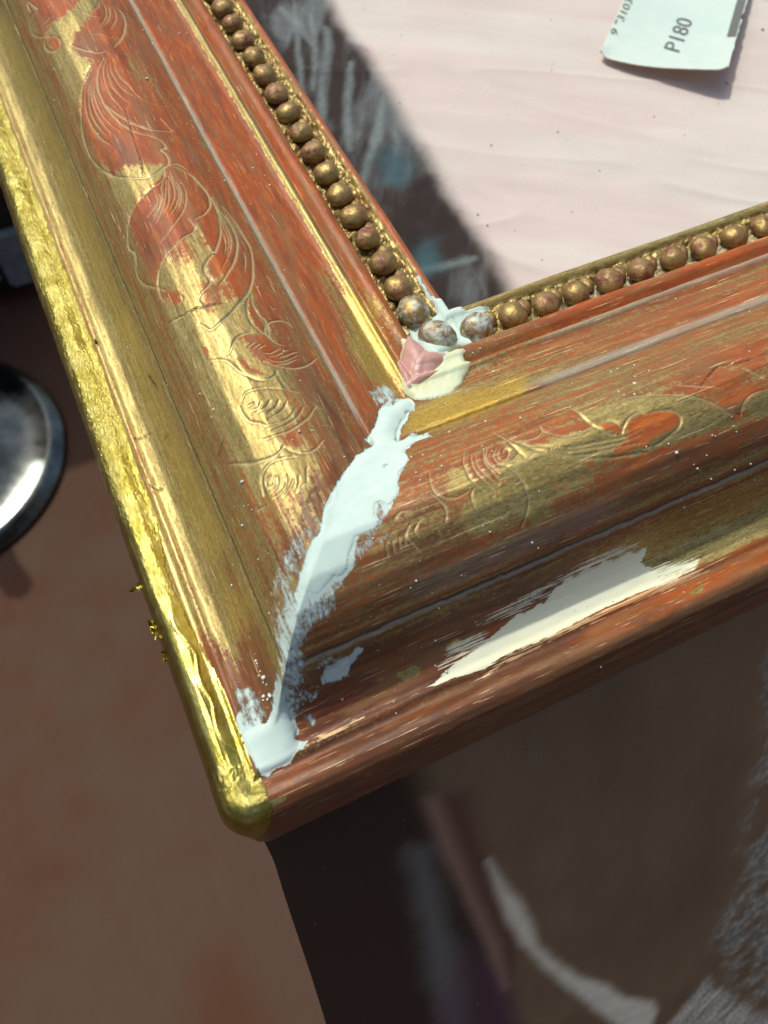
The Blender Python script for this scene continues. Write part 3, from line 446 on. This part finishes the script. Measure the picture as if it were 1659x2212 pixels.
# new gold leaf wrapped over the outer roll of the left rail and round the corner
for rl in (RL, RB):
    x, y, z, u, s = rl['x'], rl['y'], rl['z'], rl['u'], rl['s']
    edge = (fbm(s * 14, s * 0 + 3, 61, 4) - .5)
    if rl['side'] == 'L':
        lim = np.interp(y, [0, .04, .085, .15, .27, .425, .765, 1.1, 1.37, 1.56, 2.3, 6.8], [.30, .262, .252, .232, .233, .23, .224, .186, .178, .21, .222, .226]) + edge * .018
        m_ = (u < 1) & (x < lim)
    else:
        lim = .10 + .165 * np.clip((z - .02) / .33, 0, 1) + edge * .03
        m_ = (u < .3) & (x < lim)
    rid = 1 - np.abs(2 * fbm(s * 40 + u * 60 + 3 * fbm(s * 8, u * 16, 64, 2), u * 70 - s * 22, 62, 4) - 1)
    up = sst(1.2, 1.9, s)            # fibrous crinkled leaf further up, smooth near the corner
    fold = np.exp(-((u - (.165 - .05 * sst(.3, 1.4, s) + .012 * np.sin(s * 9) + .01 * np.sin(s * 23))) / .006) ** 2) * sst(.25, .4, s) * (1 - sst(1.0, 1.2, s))
    fold += np.exp(-((u - (.135 - .03 * sst(.2, .8, s) + .012 * np.sin(s * 11 + 1))) / .005) ** 2) * (1 - sst(.6, .8, s)) * .7
    sm_ = sst(.0, .12, s - u)
    th = .004 + sm_ * ((.0006 + .0022 * up + .002 * (s < .3)) * sst(.72, .98, rid) + .0065 * fold + .0015 * fbm(s * 40, u * 60, 66, 3) * up)
    fz = np.clip(.15 + up * .9 * fbm(s * 3, u * 12, 67, 3) * 1.6 + sst(1.08, 1.25, s) * (1 - sst(1.3, 1.5, s)) * .5 + .5 * (1 - sst(.25, .4, s)), 0, 1)
    shell('gold_leaf', rl, m_.astype(float), th, M_LEAF, dict(fuzz=fz), parent=rl['obj'])

# loose crumpled flakes of leaf standing off the outer roll
def flake(pos, size, k):
    bm = bmesh.new(); g = []
    for i in range(5):
        for j in range(4):
            g.append(bm.verts.new(Vector(pos) + Vector(((i / 4 - .5) * size[0] + random.uniform(-.006, .006), (j / 3 - .5) * size[1] + random.uniform(-.008, .008), random.uniform(-.018, .018) + abs(i / 4 - .5) * size[2])) - Vector(ORG)))
    for i in range(4):
        for j in range(3): bm.faces.new((g[i * 4 + j], g[(i + 1) * 4 + j], g[(i + 1) * 4 + j + 1], g[i * 4 + j + 1]))
    return bm_obj('leaf_flake', bm, M_LEAF, frame, smooth=False)
for p, sz in (((-.012, 1.40, .20), (.06, .03, .03)), ((.005, 1.16, .20), (.035, .09, .03)), ((.012, 1.10, .24), (.03, .06, .02)), ((.012, .98, .22), (.02, .05, .02)), ((.246, 2.93, .37), (.015, .03, .02))):
    flake(p, sz, 0)

# beads in the inner channel, each one its own lump
def bead_mesh(k, rx, ry, rz, ges=0.):
    bm = bmesh.new(); bmesh.ops.create_icosphere(bm, subdivisions=4, radius=1)
    rr = random.Random(k); fx = [rr.uniform(1, 3) for _ in range(6)]; ph = [rr.uniform(0, 6) for _ in range(6)]
    for v in bm.verts:
        c = v.co
        w = 1 + .035 * math.sin(fx[0] * c.x * 2 + ph[0]) * math.sin(fx[1] * c.y * 2 + ph[1]) + .02 * math.sin(7 * c.x + ph[2]) * math.sin(6 * c.z + ph[3])
        v.co = Vector((c.x * rx * w, c.y * ry * w, c.z * rz * w * (1 if c.z > 0 else .8))) * U
    me = bpy.data.meshes.new('bead'); bm.to_mesh(me); bm.free()
    for p in me.polygons: p.use_smooth = True
    at = me.attributes.new('gesso', 'FLOAT', 'POINT'); at.data.foreach_set('value', np.full(len(me.vertices), ges, dtype=np.float32))
    me.materials.append(M_BEAD); return me
BM = [bead_mesh(k, .078 + .006 * (k % 2), .090, .070 - .004 * (k % 3)) for k in range(5)]
BG = [bead_mesh(10 + k, .105, .09, .09, .55 - .1 * k) for k in range(2)]
def bead(x, y, rz, me, zz=.535):
    o = bpy.data.objects.new('bead', me); COL.objects.link(o); o.parent = frame
    o.location = Vector((x, y, zz - ORG[2])) * U
    o.rotation_euler = (random.uniform(-.12, .12), random.uniform(-.12, .12), rz + random.uniform(-.12, .12)); o.scale = (random.uniform(.94, 1.12), random.uniform(.92, 1.04), random.uniform(.92, 1.05)); return o
bx = [2.264, 2.502, 2.726, 2.933, 3.168, 3.392, 3.625, 3.852, 4.084, 4.316, 4.548, 4.78, 5.012]
by = [2.244, 2.446, 2.665, 2.895, 3.103, 3.321, 3.533, 3.757, 3.981, 4.205, 4.429, 4.653, 4.877, 5.101, 5.325, 5.549, 5.773, 5.997, 6.221, 6.445, 6.669]
for i, v in enumerate(bx): bead(v, 1.985, 0, BG[i] if i < 1 else BM[(i * 3) % 5])
for i, v in enumerate(by): bead(1.985, v, math.pi / 2, BG[1] if i < 1 else BM[(i * 2 + 1) % 5])
bead(2.03, 2.03, math.pi / 4 * -1, BG[0])
# little pearls of ornament between the beads
def pearl(x, y):
    o = bpy.data.objects.new('small_bead', BM[0]); COL.objects.link(o); o.parent = frame
    o.location = Vector((x, y, .50 - ORG[2])) * U; o.scale = (.55, .62, .5); return o
for a, b_ in zip(bx[:-1], bx[1:]): pearl((a + b_) / 2, 2.045)
for a, b_ in zip(by[:-1], by[1:]): pearl(2.045, (a + b_) / 2)

# ------------------------------------------------------------------ plaster crumbs scattered on the gilding
M_CRUMB = mat_simple('plaster_crumb', (.75, .80, .76), (.85, .86, .80), 30, .35)
def crumbs(name, centres, mat, smin, smax):
    V = []; F = []
    for (x, y, z) in centres:
        s = random.uniform(smin, smax) * (1.8 if random.random() < .08 else 1); n = len(V)
        q = [Vector((random.gauss(0, 1), random.gauss(0, 1), random.gauss(0, 1))).normalized() * s * random.uniform(.6, 1.2) for _ in range(4)]
        a = random.uniform(0, 3.14); e = (math.cos(a) * s, math.sin(a) * s)
        b = [(e[0], e[1], 0), (-e[1], e[0], s * .1), (-e[0], -e[1], 0), (e[1], -e[0], -s * .1), (0, 0, s * .9), (0, 0, -s * .6)]
        V += [(x + p[0] + random.uniform(-.2, .2) * s, y + p[1] + random.uniform(-.2, .2) * s, z + p[2] + s * .5) for p in b]
        for t_ in ((0, 1, 4), (1, 2, 4), (2, 3, 4), (3, 0, 4), (1, 0, 5), (2, 1, 5), (3, 2, 5), (0, 3, 5)): F.append([n + k for k in t_])
    return mesh_obj(name, V, F, mat, smooth=False)
sp = pts(DATA['SP']); cs = [(x, y, float(height(x, y)) - .002) for x, y in sp]
for _ in range(520):
    if random.random() < .5: u = random.uniform(.25, 1.85); s = u + random.random() ** 1.3 * 4.2; x, y = u, s
    else: u = random.uniform(.25, 1.85); s = u + random.random() ** 1.2 * 2.8; x, y = s, u
    cs.append((x, y, float(height(x, y)) - .003))
n0 = len(sp)
tag(crumbs('plaster_crumbs', cs[:n0], M_CRUMB, .004, .0085), 'tiny white plaster crumbs scattered over the worn gilding of the frame', 'crumbs', kind='stuff')
tag(crumbs('plaster_dust', cs[n0:], M_CRUMB, .0018, .004), 'fine pale plaster dust specks lying on the frame mouldings', 'dust', kind='stuff')

# ------------------------------------------------------------------ printed cloth on the table
ZC = -.40
WISPS = DATA['WI']
TB = Plan(-2.5, -13.0, 9.0, 9.0, .022)
HX = np.array([(-3.643, -0.214), (-2.77, -0.088), (-2.187, -0.042), (-1.52, 0.012), (-0.964, 0.051), (-0.551, 0.081), (-0.228, 0.108), (0.3, 0.1), (9, 0.1)])          # left hem of the cloth, by distance down the hang
YE, SLOPE = .22, math.radians(64.0)        # past the table's front edge the cloth hangs down, out of the sun
def fields():
    X, Y = np.meshgrid(np.arange(0, 8.7, .022), np.r_[np.arange(-12.9, YE - .3, .05), np.arange(YE - .3, 8.9, .02)]); X = X + np.interp(Y, HX[:, 0], HX[:, 1]); wx = (fbm(X * 5, Y * 5, 71, 4) - .5) * .16; wy = (fbm(X * 5 + 30, Y * 5, 72, 4) - .5) * .16
    L = {}
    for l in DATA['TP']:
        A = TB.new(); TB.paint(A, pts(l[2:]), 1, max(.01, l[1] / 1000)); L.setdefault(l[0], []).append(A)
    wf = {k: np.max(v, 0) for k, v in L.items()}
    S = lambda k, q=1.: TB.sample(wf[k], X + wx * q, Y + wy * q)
    c = lambda r, g, b: np.array([r, g, b], dtype=float)
    n1 = fbm(X * 2.2, Y * 1.2, 73, 5); n2 = fbm(X * 9, Y * 9, 74, 4); fine = fbm(X * 30, Y * 30, 75, 3)
    img = c(.605, .565, .515)[None, None] * (1 + (n1[..., None] - .5) * .10) + (n2[..., None] - .5) * c(.03, .0, .01)
    band_ = sst(.45, .62, fbm((X * .82 - Y * .57) * .35, (X * .57 + Y * .82) * 1.2, 76, 4))
    img = img * (1 - band_[..., None] * c(.02, .075, .05))
    def over(k, col):
        nonlocal img; img = img * (1 - k[..., None]) + col * k[..., None]
    # dark soft-edged picture strip
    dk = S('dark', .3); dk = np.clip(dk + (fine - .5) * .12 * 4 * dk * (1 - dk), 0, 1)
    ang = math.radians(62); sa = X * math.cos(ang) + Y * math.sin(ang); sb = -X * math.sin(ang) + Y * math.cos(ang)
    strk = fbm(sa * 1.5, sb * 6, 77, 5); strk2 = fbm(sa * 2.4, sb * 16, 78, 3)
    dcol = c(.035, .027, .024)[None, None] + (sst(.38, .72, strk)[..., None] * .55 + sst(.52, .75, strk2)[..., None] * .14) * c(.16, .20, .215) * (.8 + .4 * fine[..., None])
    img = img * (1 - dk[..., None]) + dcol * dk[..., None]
    for w_ in WISPS:
        A = TB.new(); TB.line(A, pts(w_[1:]), w_[0] / 1000, prof=.8); k_ = TB.sample(A, X + wx * .25, Y + wy * .25) * dk * .8
        over(k_ * (.5 + .7 * fine), c(.20, .25, .255))
    over(S('teal', 1.2) * .6 * dk * (.5 + n2), c(.055, .13, .155)); over(S('black', 1.2) * .85 * dk, c(.028, .02, .018))
    # lower picture: brown shape, ribbon, fur
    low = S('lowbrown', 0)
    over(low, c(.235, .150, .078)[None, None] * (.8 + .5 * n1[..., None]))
    over(S('lowblack', .25) * low, c(.06, .036, .022)); over(S('lowgrey', .5) * .55 * low, c(.27, .26, .22)); over(S('lowpurple', .5) * .5 * low, c(.16, .07, .11))  # grey strip is a soft vertical highlight painted into the cloth colour
    over(S('lowmaroon', .15) * .8 * low, c(.13, .05, .04)); over(S('lowpink', .15) * .75 * low, c(.46, .27, .19))
    over(S('lowwhite', .2) * low, c(.96, .86, .62)[None, None] * (.85 + .3 * n2[..., None])); over(S('lowwhite2', 1) * .4 * low, c(.2, .2, .17))
    fa = fbm(sa * 9, sb * 26, 79, 4); fb = sst(.40, .75, fbm(X * 26 + fa * 3, Y * 20, 80, 4))
    over(S('lowfur', 1.2) * sst(.30, .52, fbm(X * 4, Y * 4, 81, 4)) * low, c(.34, .30, .22)[None, None] * (.75 + .9 * fb[..., None]))
    fl = sst(.3, .7, fbm(X * 3 + Y * 3, (X - Y) * 40, 82, 3))
    over(S('lowfurlight', 1.2) * low, c(.62, .57, .43)[None, None] * (.5 + 1. * fl[..., None]))
    return X, Y, img
X, Y, img = fields()
def wrinkle(X, Y):
    al = X * .82 - Y * .57; ac_ = X * .57 + Y * .82
    a = (fbm(al * .30, ac_ * 1.1, 90, 3) - .5) * .10 + (fbm(al * .9 + 9, ac_ * 3.6, 94, 3) - .5) * .028 + (1 - np.abs(2 * fbm(al * .35, ac_ * 1.5, 91, 2) - 1)) ** 10 * .02
    return a * sst(1.9, 2.8, np.minimum(X, Y)) + (fbm(X * 5, Y * 5, 92, 3) - .5) * .004
wr = wrinkle(X, Y)
dd = np.maximum(0, YE + .12 - Y); sm = dd ** 2 / (dd + .24)          # eased bend over the table edge
YY = np.where(Y < YE + .12, YE + .12 - dd + sm * (1 - math.cos(SLOPE)), Y)
ZZ = ZC + wr - sm * math.sin(SLOPE) + (fbm(X * .35, Y * .2, 93, 2) - .5) * .25 * sst(.5, 3, YE - Y)
ny, nx = X.shape
i = (np.arange(ny - 1)[:, None] * nx + np.arange(nx - 1)[None]).ravel()
F = np.stack([i, i + 1, i + nx + 1, i + nx], 1)
t = NT('printed_cotton'); ob = t.map(t.obj(), (K, K, K))
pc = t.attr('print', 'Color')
wv = t.n('TexWave', {'Vector': t.map(ob, (1, 1, 1), (0, 0, .5)), 'Scale': 24., 'Distortion': 2.5, 'Detail': 2.}).outputs['Fac']
wv2 = t.n('TexWave', {'Vector': t.map(ob, (1, 1, 1), (0, 0, 2.07)), 'Scale': 24., 'Distortion': 2.5, 'Detail': 2.}).outputs['Fac']
gn = t.noise(ob, 70, 4, .7); spk = t.ramp(t.noise(ob, 16, 2, .5), .755, .79)
wv_ = t.math('MULTIPLY', t.math('ADD', wv, wv2), .5)
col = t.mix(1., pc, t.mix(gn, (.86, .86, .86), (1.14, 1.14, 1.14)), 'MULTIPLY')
col = t.mix(1., col, t.mix(wv_, (.95, .95, .95), (1.04, 1.04, 1.04)), 'MULTIPLY')
col = t.mix(t.math('MULTIPLY', spk, .7), col, (.35, .27, .2))
M_CLOTH = t.out(Base_Color=col, Roughness=.85, Specular_IOR_Level=.15, Normal=t.bump(t.math('ADD', wv_, gn), .25, .0002))
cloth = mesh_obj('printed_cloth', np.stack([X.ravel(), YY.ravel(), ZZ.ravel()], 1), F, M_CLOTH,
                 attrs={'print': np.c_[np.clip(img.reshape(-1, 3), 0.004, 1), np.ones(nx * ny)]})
tag(cloth, 'creased pale pink cloth with dark printed picture, spread on the table under the frame', 'cloth')
del X, Y, img
# specks of debris on the cloth
M_DEB = mat_simple('brown_debris', (.16, .09, .05), (.30, .2, .12), 30, .7)
dc = [(random.uniform(2.4, 7.5), random.uniform(2.4, 7.5), ZC + .03) for _ in range(90)]
def cz(x, y): return ZC + float(wrinkle(np.array(x), np.array(y)))
tag(crumbs('cloth_debris', [(x, y, cz(x, y)) for x, y, z in dc], M_DEB, .003, .009), 'tiny brown crumbs of debris scattered on the pink cloth', 'debris', kind='stuff')

# ------------------------------------------------------------------ sandpaper offcut lying on the cloth, print side up
M_PAPER = mat_simple('pale_paper', (.62, .80, .73), (.68, .84, .77), 5, .6, 0, .1)
M_INK = mat_simple('grey_ink', (.10, .115, .10), (.14, .155, .135), 60, .6)
def translucent(m_, col, f_):
    nt = m_.node_tree; o_ = next(n for n in nt.nodes if n.type == 'OUTPUT_MATERIAL'); b_ = nt.nodes['Principled BSDF']
    tr = nt.nodes.new('ShaderNodeBsdfTranslucent'); tr.inputs[0].default_value = (*col, 1); mx = nt.nodes.new('ShaderNodeMixShader'); mx.inputs[0].default_value = f_
    nt.links.new(b_.outputs[0], mx.inputs[1]); nt.links.new(tr.outputs[0], mx.inputs[2]); nt.links.new(mx.outputs[0], o_.inputs[0])
translucent(M_PAPER, (.75, .74, .68), .18)
M_GRIT = mat_simple('sanding_grit', (.20, .12, .08), (.34, .22, .15), 120, .9, 0, .8)
translucent(M_GRIT, (.85, .62, .5), .75)
A0 = np.array((5.285, 5.05)); B0 = np.array((6.01, 4.18)); LD = np.array((.75, .70)); RD = np.array((1.05, 1.02))
def paper_pt(p, q):
    base = A0 * (1 - p) + B0 * p; up = (LD * (1 - p) + RD * p) * q
    x, y = base + up
    h = .03 + .19 * p ** 1.8 * (1 - min(q / 1.9, 1)) ** 1.2 + .07 * p * q * (1 - min(q / 2.2, 1)) + .012 * math.sin(q * 4 + p * 3) + .02 * (1 - min(1, p / .07)) * (1 if q < .15 else 0)
    return Vector((x, y, max(ZC + .01, ZC + .02 + h)))
paper = tag(empty('sandpaper_piece', (5.3, 5.0, ZC)), 'curled pale green offcut of sandpaper printed P180 lying on the pink cloth', 'sandpaper')
PO = Vector((5.3, 5.0, ZC))
def sheet(name, dz, mat, n=46, mq=70, qmax=2.4):
    bm = bmesh.new(); g = []
    for i in range(n + 1):
        row = []
        for j in range(mq + 1):
            p = i / n; q = j / mq * qmax
            pe = p
            if i == n: pe = 1 - .010 * random.random() - (.045 if q > .62 and q < .655 else 0)   # torn right edge
            qq = q
            if j == 0: qq = q + .05 * max(0, (p - .9) / .1) ** 2 + .07 * max(0, (.07 - p) / .07) ** 2 - .05 * math.sin(p * 3.14) * (1 - p) + .004 * random.random()
            if i == n and j == 0: pe = .97; qq = .05
            v = paper_pt(pe, qq); v.z += dz; row.append(bm.verts.new(v - PO))
        g.append(row)
    for i in range(n):
        for j in range(mq): bm.faces.new((g[i][j], g[i + 1][j], g[i + 1][j + 1], g[i][j + 1]))
    bmesh.ops.recalc_face_normals(bm, faces=bm.faces)
    return bm_obj(name, bm, mat, paper)
random.seed(3); sheet('paper_backing', .0, M_PAPER); random.seed(3); sheet('grit_layer', -.010, M_GRIT)
def uv_of(x, y):
    # inverse of paper_pt in plan, by Newton steps
    p, q = .5, .3
    for _ in range(25):
        base = A0 * (1 - p) + B0 * p; d_ = LD * (1 - p) + RD * p
        r_ = np.array((x, y)) - base - d_ * q
        J = np.array([(B0 - A0) + (RD - LD) * q, d_]).T
        dp, dq = np.linalg.solve(J, r_); p += dp; q += dq
    return p, q
def printed(name, text, o, e, hvec, cw=1.):
    """text running from plan point o to e, capital height along hvec"""
    cu = bpy.data.curves.new('lettering', 'FONT'); cu.body = text; cu.size = 1; cu.resolution_u = 4
    tmp = bpy.data.objects.new('lettering', cu); COL.objects.link(tmp); bpy.context.view_layer.update()
    me = bpy.data.meshes.new_from_object(tmp.evaluated_get(bpy.context.evaluated_depsgraph_get()))
    bpy.data.objects.remove(tmp)
    xs = [v.co.x for v in me.vertices]; W_ = max(xs) - min(xs); x0 = min(xs)
    bm = bmesh.new(); bm.from_mesh(me); bmesh.ops.triangulate(bm, faces=bm.faces)
    o = np.array(o); e = np.array(e); h = np.array(hvec)
    for v in bm.verts:
        a = (v.co.x - x0) / W_; pl = o + (e - o) * a + h * (v.co.y / .72)
        p, q = uv_of(*pl); w = paper_pt(p, q); w.z += .006; v.co = w - PO
    return bm_obj(name, bm, M_INK, paper, smooth=False)
printed('grade_mark', 'P180', (5.8901, 4.6899), (6.3276, 5.0747), (-0.0665, 0.1481))
printed('barcode_number', '9 "31035', (5.5759, 5.2064), (6.1468, 5.7399), (-0.0257, 0.0812))
def patch(name, corners):
    bm = bmesh.new(); c = [np.array(k) for k in corners]; n = 8; g = []
    for i in range(n + 1):
        row = []
        for j in range(n + 1):
            a, b = i / n, j / n; pl = (c[0] * (1 - a) + c[1] * a) * (1 - b) + (c[3] * (1 - a) + c[2] * a) * b
            p, q = uv_of(*pl); w = paper_pt(min(p, .985), max(q, .02)); w.z += .006; row.append(bm.verts.new(w - PO))
        g.append(row)
    for i in range(n):
        for j in range(n): bm.faces.new((g[i][j], g[i + 1][j], g[i + 1][j + 1], g[i][j + 1]))
    bmesh.ops.recalc_face_normals(bm, faces=bm.faces)
    return bm_obj(name, bm, M_INK, paper, smooth=False)
patch('printed_block', [(6.3676, 4.6551),(6.4382, 4.5883),(7.0364, 5.2113),(6.9655, 5.2411)])
patch('printed_tick', [(5.2779, 4.964),(5.3176, 4.9619),(5.2803, 4.9078),(5.2554, 4.9396)])

# ------------------------------------------------------------------ table, floor and the things standing on it
def box(bm, x0, x1, y0, y1, z0, z1, bev=0.):
    r_ = bmesh.ops.create_cube(bm, size=1); vs = r_['verts']
    for v in vs: v.co = Vector((x0 + (v.co.x + .5) * (x1 - x0), y0 + (v.co.y + .5) * (y1 - y0), z0 + (v.co.z + .5) * (z1 - z0)))
    if bev: bmesh.ops.bevel(bm, geom=list({e for v in vs for e in v.link_edges}), offset=bev, segments=3, affect='EDGES')
ZF = -18.
M_WOOD = mat_simple('table_wood', (.22, .13, .07), (.30, .19, .11), 3, .5)
table = tag(empty('work_table', (6, 5, ZF)), 'wooden work table standing beneath the pink cloth', 'table')
TO = Vector((6, 5, ZF))
bm = bmesh.new(); box(bm, .16, 11, YE + .16, 12, ZC - .9, ZC - .03, .04); bm_obj('table_top', bm, M_WOOD, table, False, TO).location = (0, 0, 0)
for lx in (1.5, 9.6):
    for ly in (1.0, 10.6):
        bm = bmesh.new(); box(bm, lx, lx + 1.2, ly, ly + 1.2, ZF, ZC - .9, .05); bm_obj('leg', bm, M_WOOD, table, False, TO).location = (0, 0, 0)
t = NT('terracotta_floor'); ob = t.map(t.obj(), (K, K, K))
n1 = t.noise(ob, .22, 6, .6); n2 = t.noise(ob, 1.4, 6, .65); sc_ = t.noise(t.map(ob, (2.5, .3, 1), (0, 0, .4)), 1, 5, .6)
col = t.mix(t.ramp(n1, .30, .58), (.078, .031, .015), (.082, .049, .034))
col = t.mix(t.ramp(n2, .45, .75, 0, .5), col, (.078, .046, .026)); col = t.mix(t.ramp(sc_, .58, .72, 0, .35), col, (.105, .068, .042))
col = t.mix(t.ramp(t.noise(ob, 4.5, 2, .5), .77, .80, 0, .35), col, (.22, .18, .12))
M_FLOOR = t.out(Base_Color=col, Roughness=.7, Specular_IOR_Level=.12, Normal=t.bump(n2, .2, .002))
bm = bmesh.new(); bmesh.ops.create_grid(bm, x_segments=24, y_segments=24, size=400)
for v in bm.verts: v.co.z = ZF
tag(bm_obj('floor', bm, M_FLOOR), kind='structure')

def lathe(bm, prof, cx, cy, n=64):
    rings = []
    for (r_, z_) in prof:
        rings.append([bm.verts.new((cx + r_ * math.cos(2 * math.pi * k / n), cy + r_ * math.sin(2 * math.pi * k / n), z_)) for k in range(n)])
    for a, b in zip(rings[:-1], rings[1:]):
        for k in range(n): bm.faces.new((a[k], a[(k + 1) % n], b[(k + 1) % n], b[k]))
    bmesh.ops.recalc_face_normals(bm, faces=bm.faces)
t = NT('dull_chrome'); ob = t.map(t.obj(), (K, K, K)); n1 = t.noise(ob, .9, 5, .6)
M_CHR = t.out(Base_Color=t.mix(t.ramp(n1, .35, .7), (.10, .12, .11), (.24, .27, .25)), Metallic=1., Roughness=t.ramp(n1, .3, .7, .16, .34))
SX, SY = (-6.6, 17.6)
stool = tag(empty('chrome_pedestal', (SX, SY, ZF)), 'round dull chrome stool foot on the brown floor, left of the frame', 'stool')
SO = Vector((SX, SY, ZF)); SR = 4.3
bm = bmesh.new(); lathe(bm, [(.01, ZF + .02), (SR * .97, ZF + .02), (SR, ZF + .10), (SR * .985, ZF + .22), (SR * .93, ZF + .34), (SR * .90, ZF + .50), (SR * .88, ZF + .46), (SR * .72, ZF + .72), (SR * .5, ZF + 1.15), (SR * .32, ZF + 1.75), (SR * .2, ZF + 2.4), (.62, ZF + 3.0), (.55, ZF + 3.2)], SX, SY, 96)
bm_obj('base', bm, M_CHR, stool, True, SO).location = (0, 0, 0)
bm = bmesh.new(); lathe(bm, [(.5, ZF + 2.9), (.5, ZF + 8), (.42, ZF + 8.05), (.42, ZF + 10), (.01, ZF + 10)], SX, SY, 32)
bm_obj('column', bm, M_CHR, stool, True, SO).location = (0, 0, 0)
M_BLK = mat_simple('black_lacquer', (.008, .008, .007), (.02, .017, .012), 1.2, .5)
M_PALE = mat_simple('painted_rail', (.13, .16, .16), (.22, .25, .25), 2, .45)
CX0, CX1, CY = (-9., -1.2, 23.5)
cab = tag(empty('black_trolley', ((CX0 + CX1) / 2, CY + 3, ZF)), 'black trolley with pale grey rail along its foot, on the floor beyond the chrome foot', 'trolley')
CO = Vector(((CX0 + CX1) / 2, CY + 3, ZF))
bm = bmesh.new(); box(bm, CX0, CX1, CY, CY + 9, ZF + .6, ZF + 15, .12); bm_obj('body', bm, M_BLK, cab, False, CO).location = (0, 0, 0)
bm = bmesh.new(); box(bm, CX0, CX1 - 1.4, CY - .25, CY - .003, ZF + 1.1, ZF + 2.4, .06); bm_obj('foot_rail', bm, M_PALE, cab, False, CO).location = (0, 0, 0)
bm = bmesh.new(); box(bm, CX1 - 1.25, CX1 + .1, CY - .35, CY - .004, ZF + .7, ZF + 3.0, .12); bm_obj('corner_bracket', bm, M_PALE, cab, False, CO).location = (0, 0, 0)
for lx in (CX0 + .3, CX1 - 1.1):
    bm = bmesh.new(); lathe(bm, [(.01, ZF), (.35, ZF), (.35, ZF + .59), (.01, ZF + .59)], lx + .4, CY + 1.0, 20); bm_obj('foot', bm, M_BLK, cab, False, CO).location = (0, 0, 0)
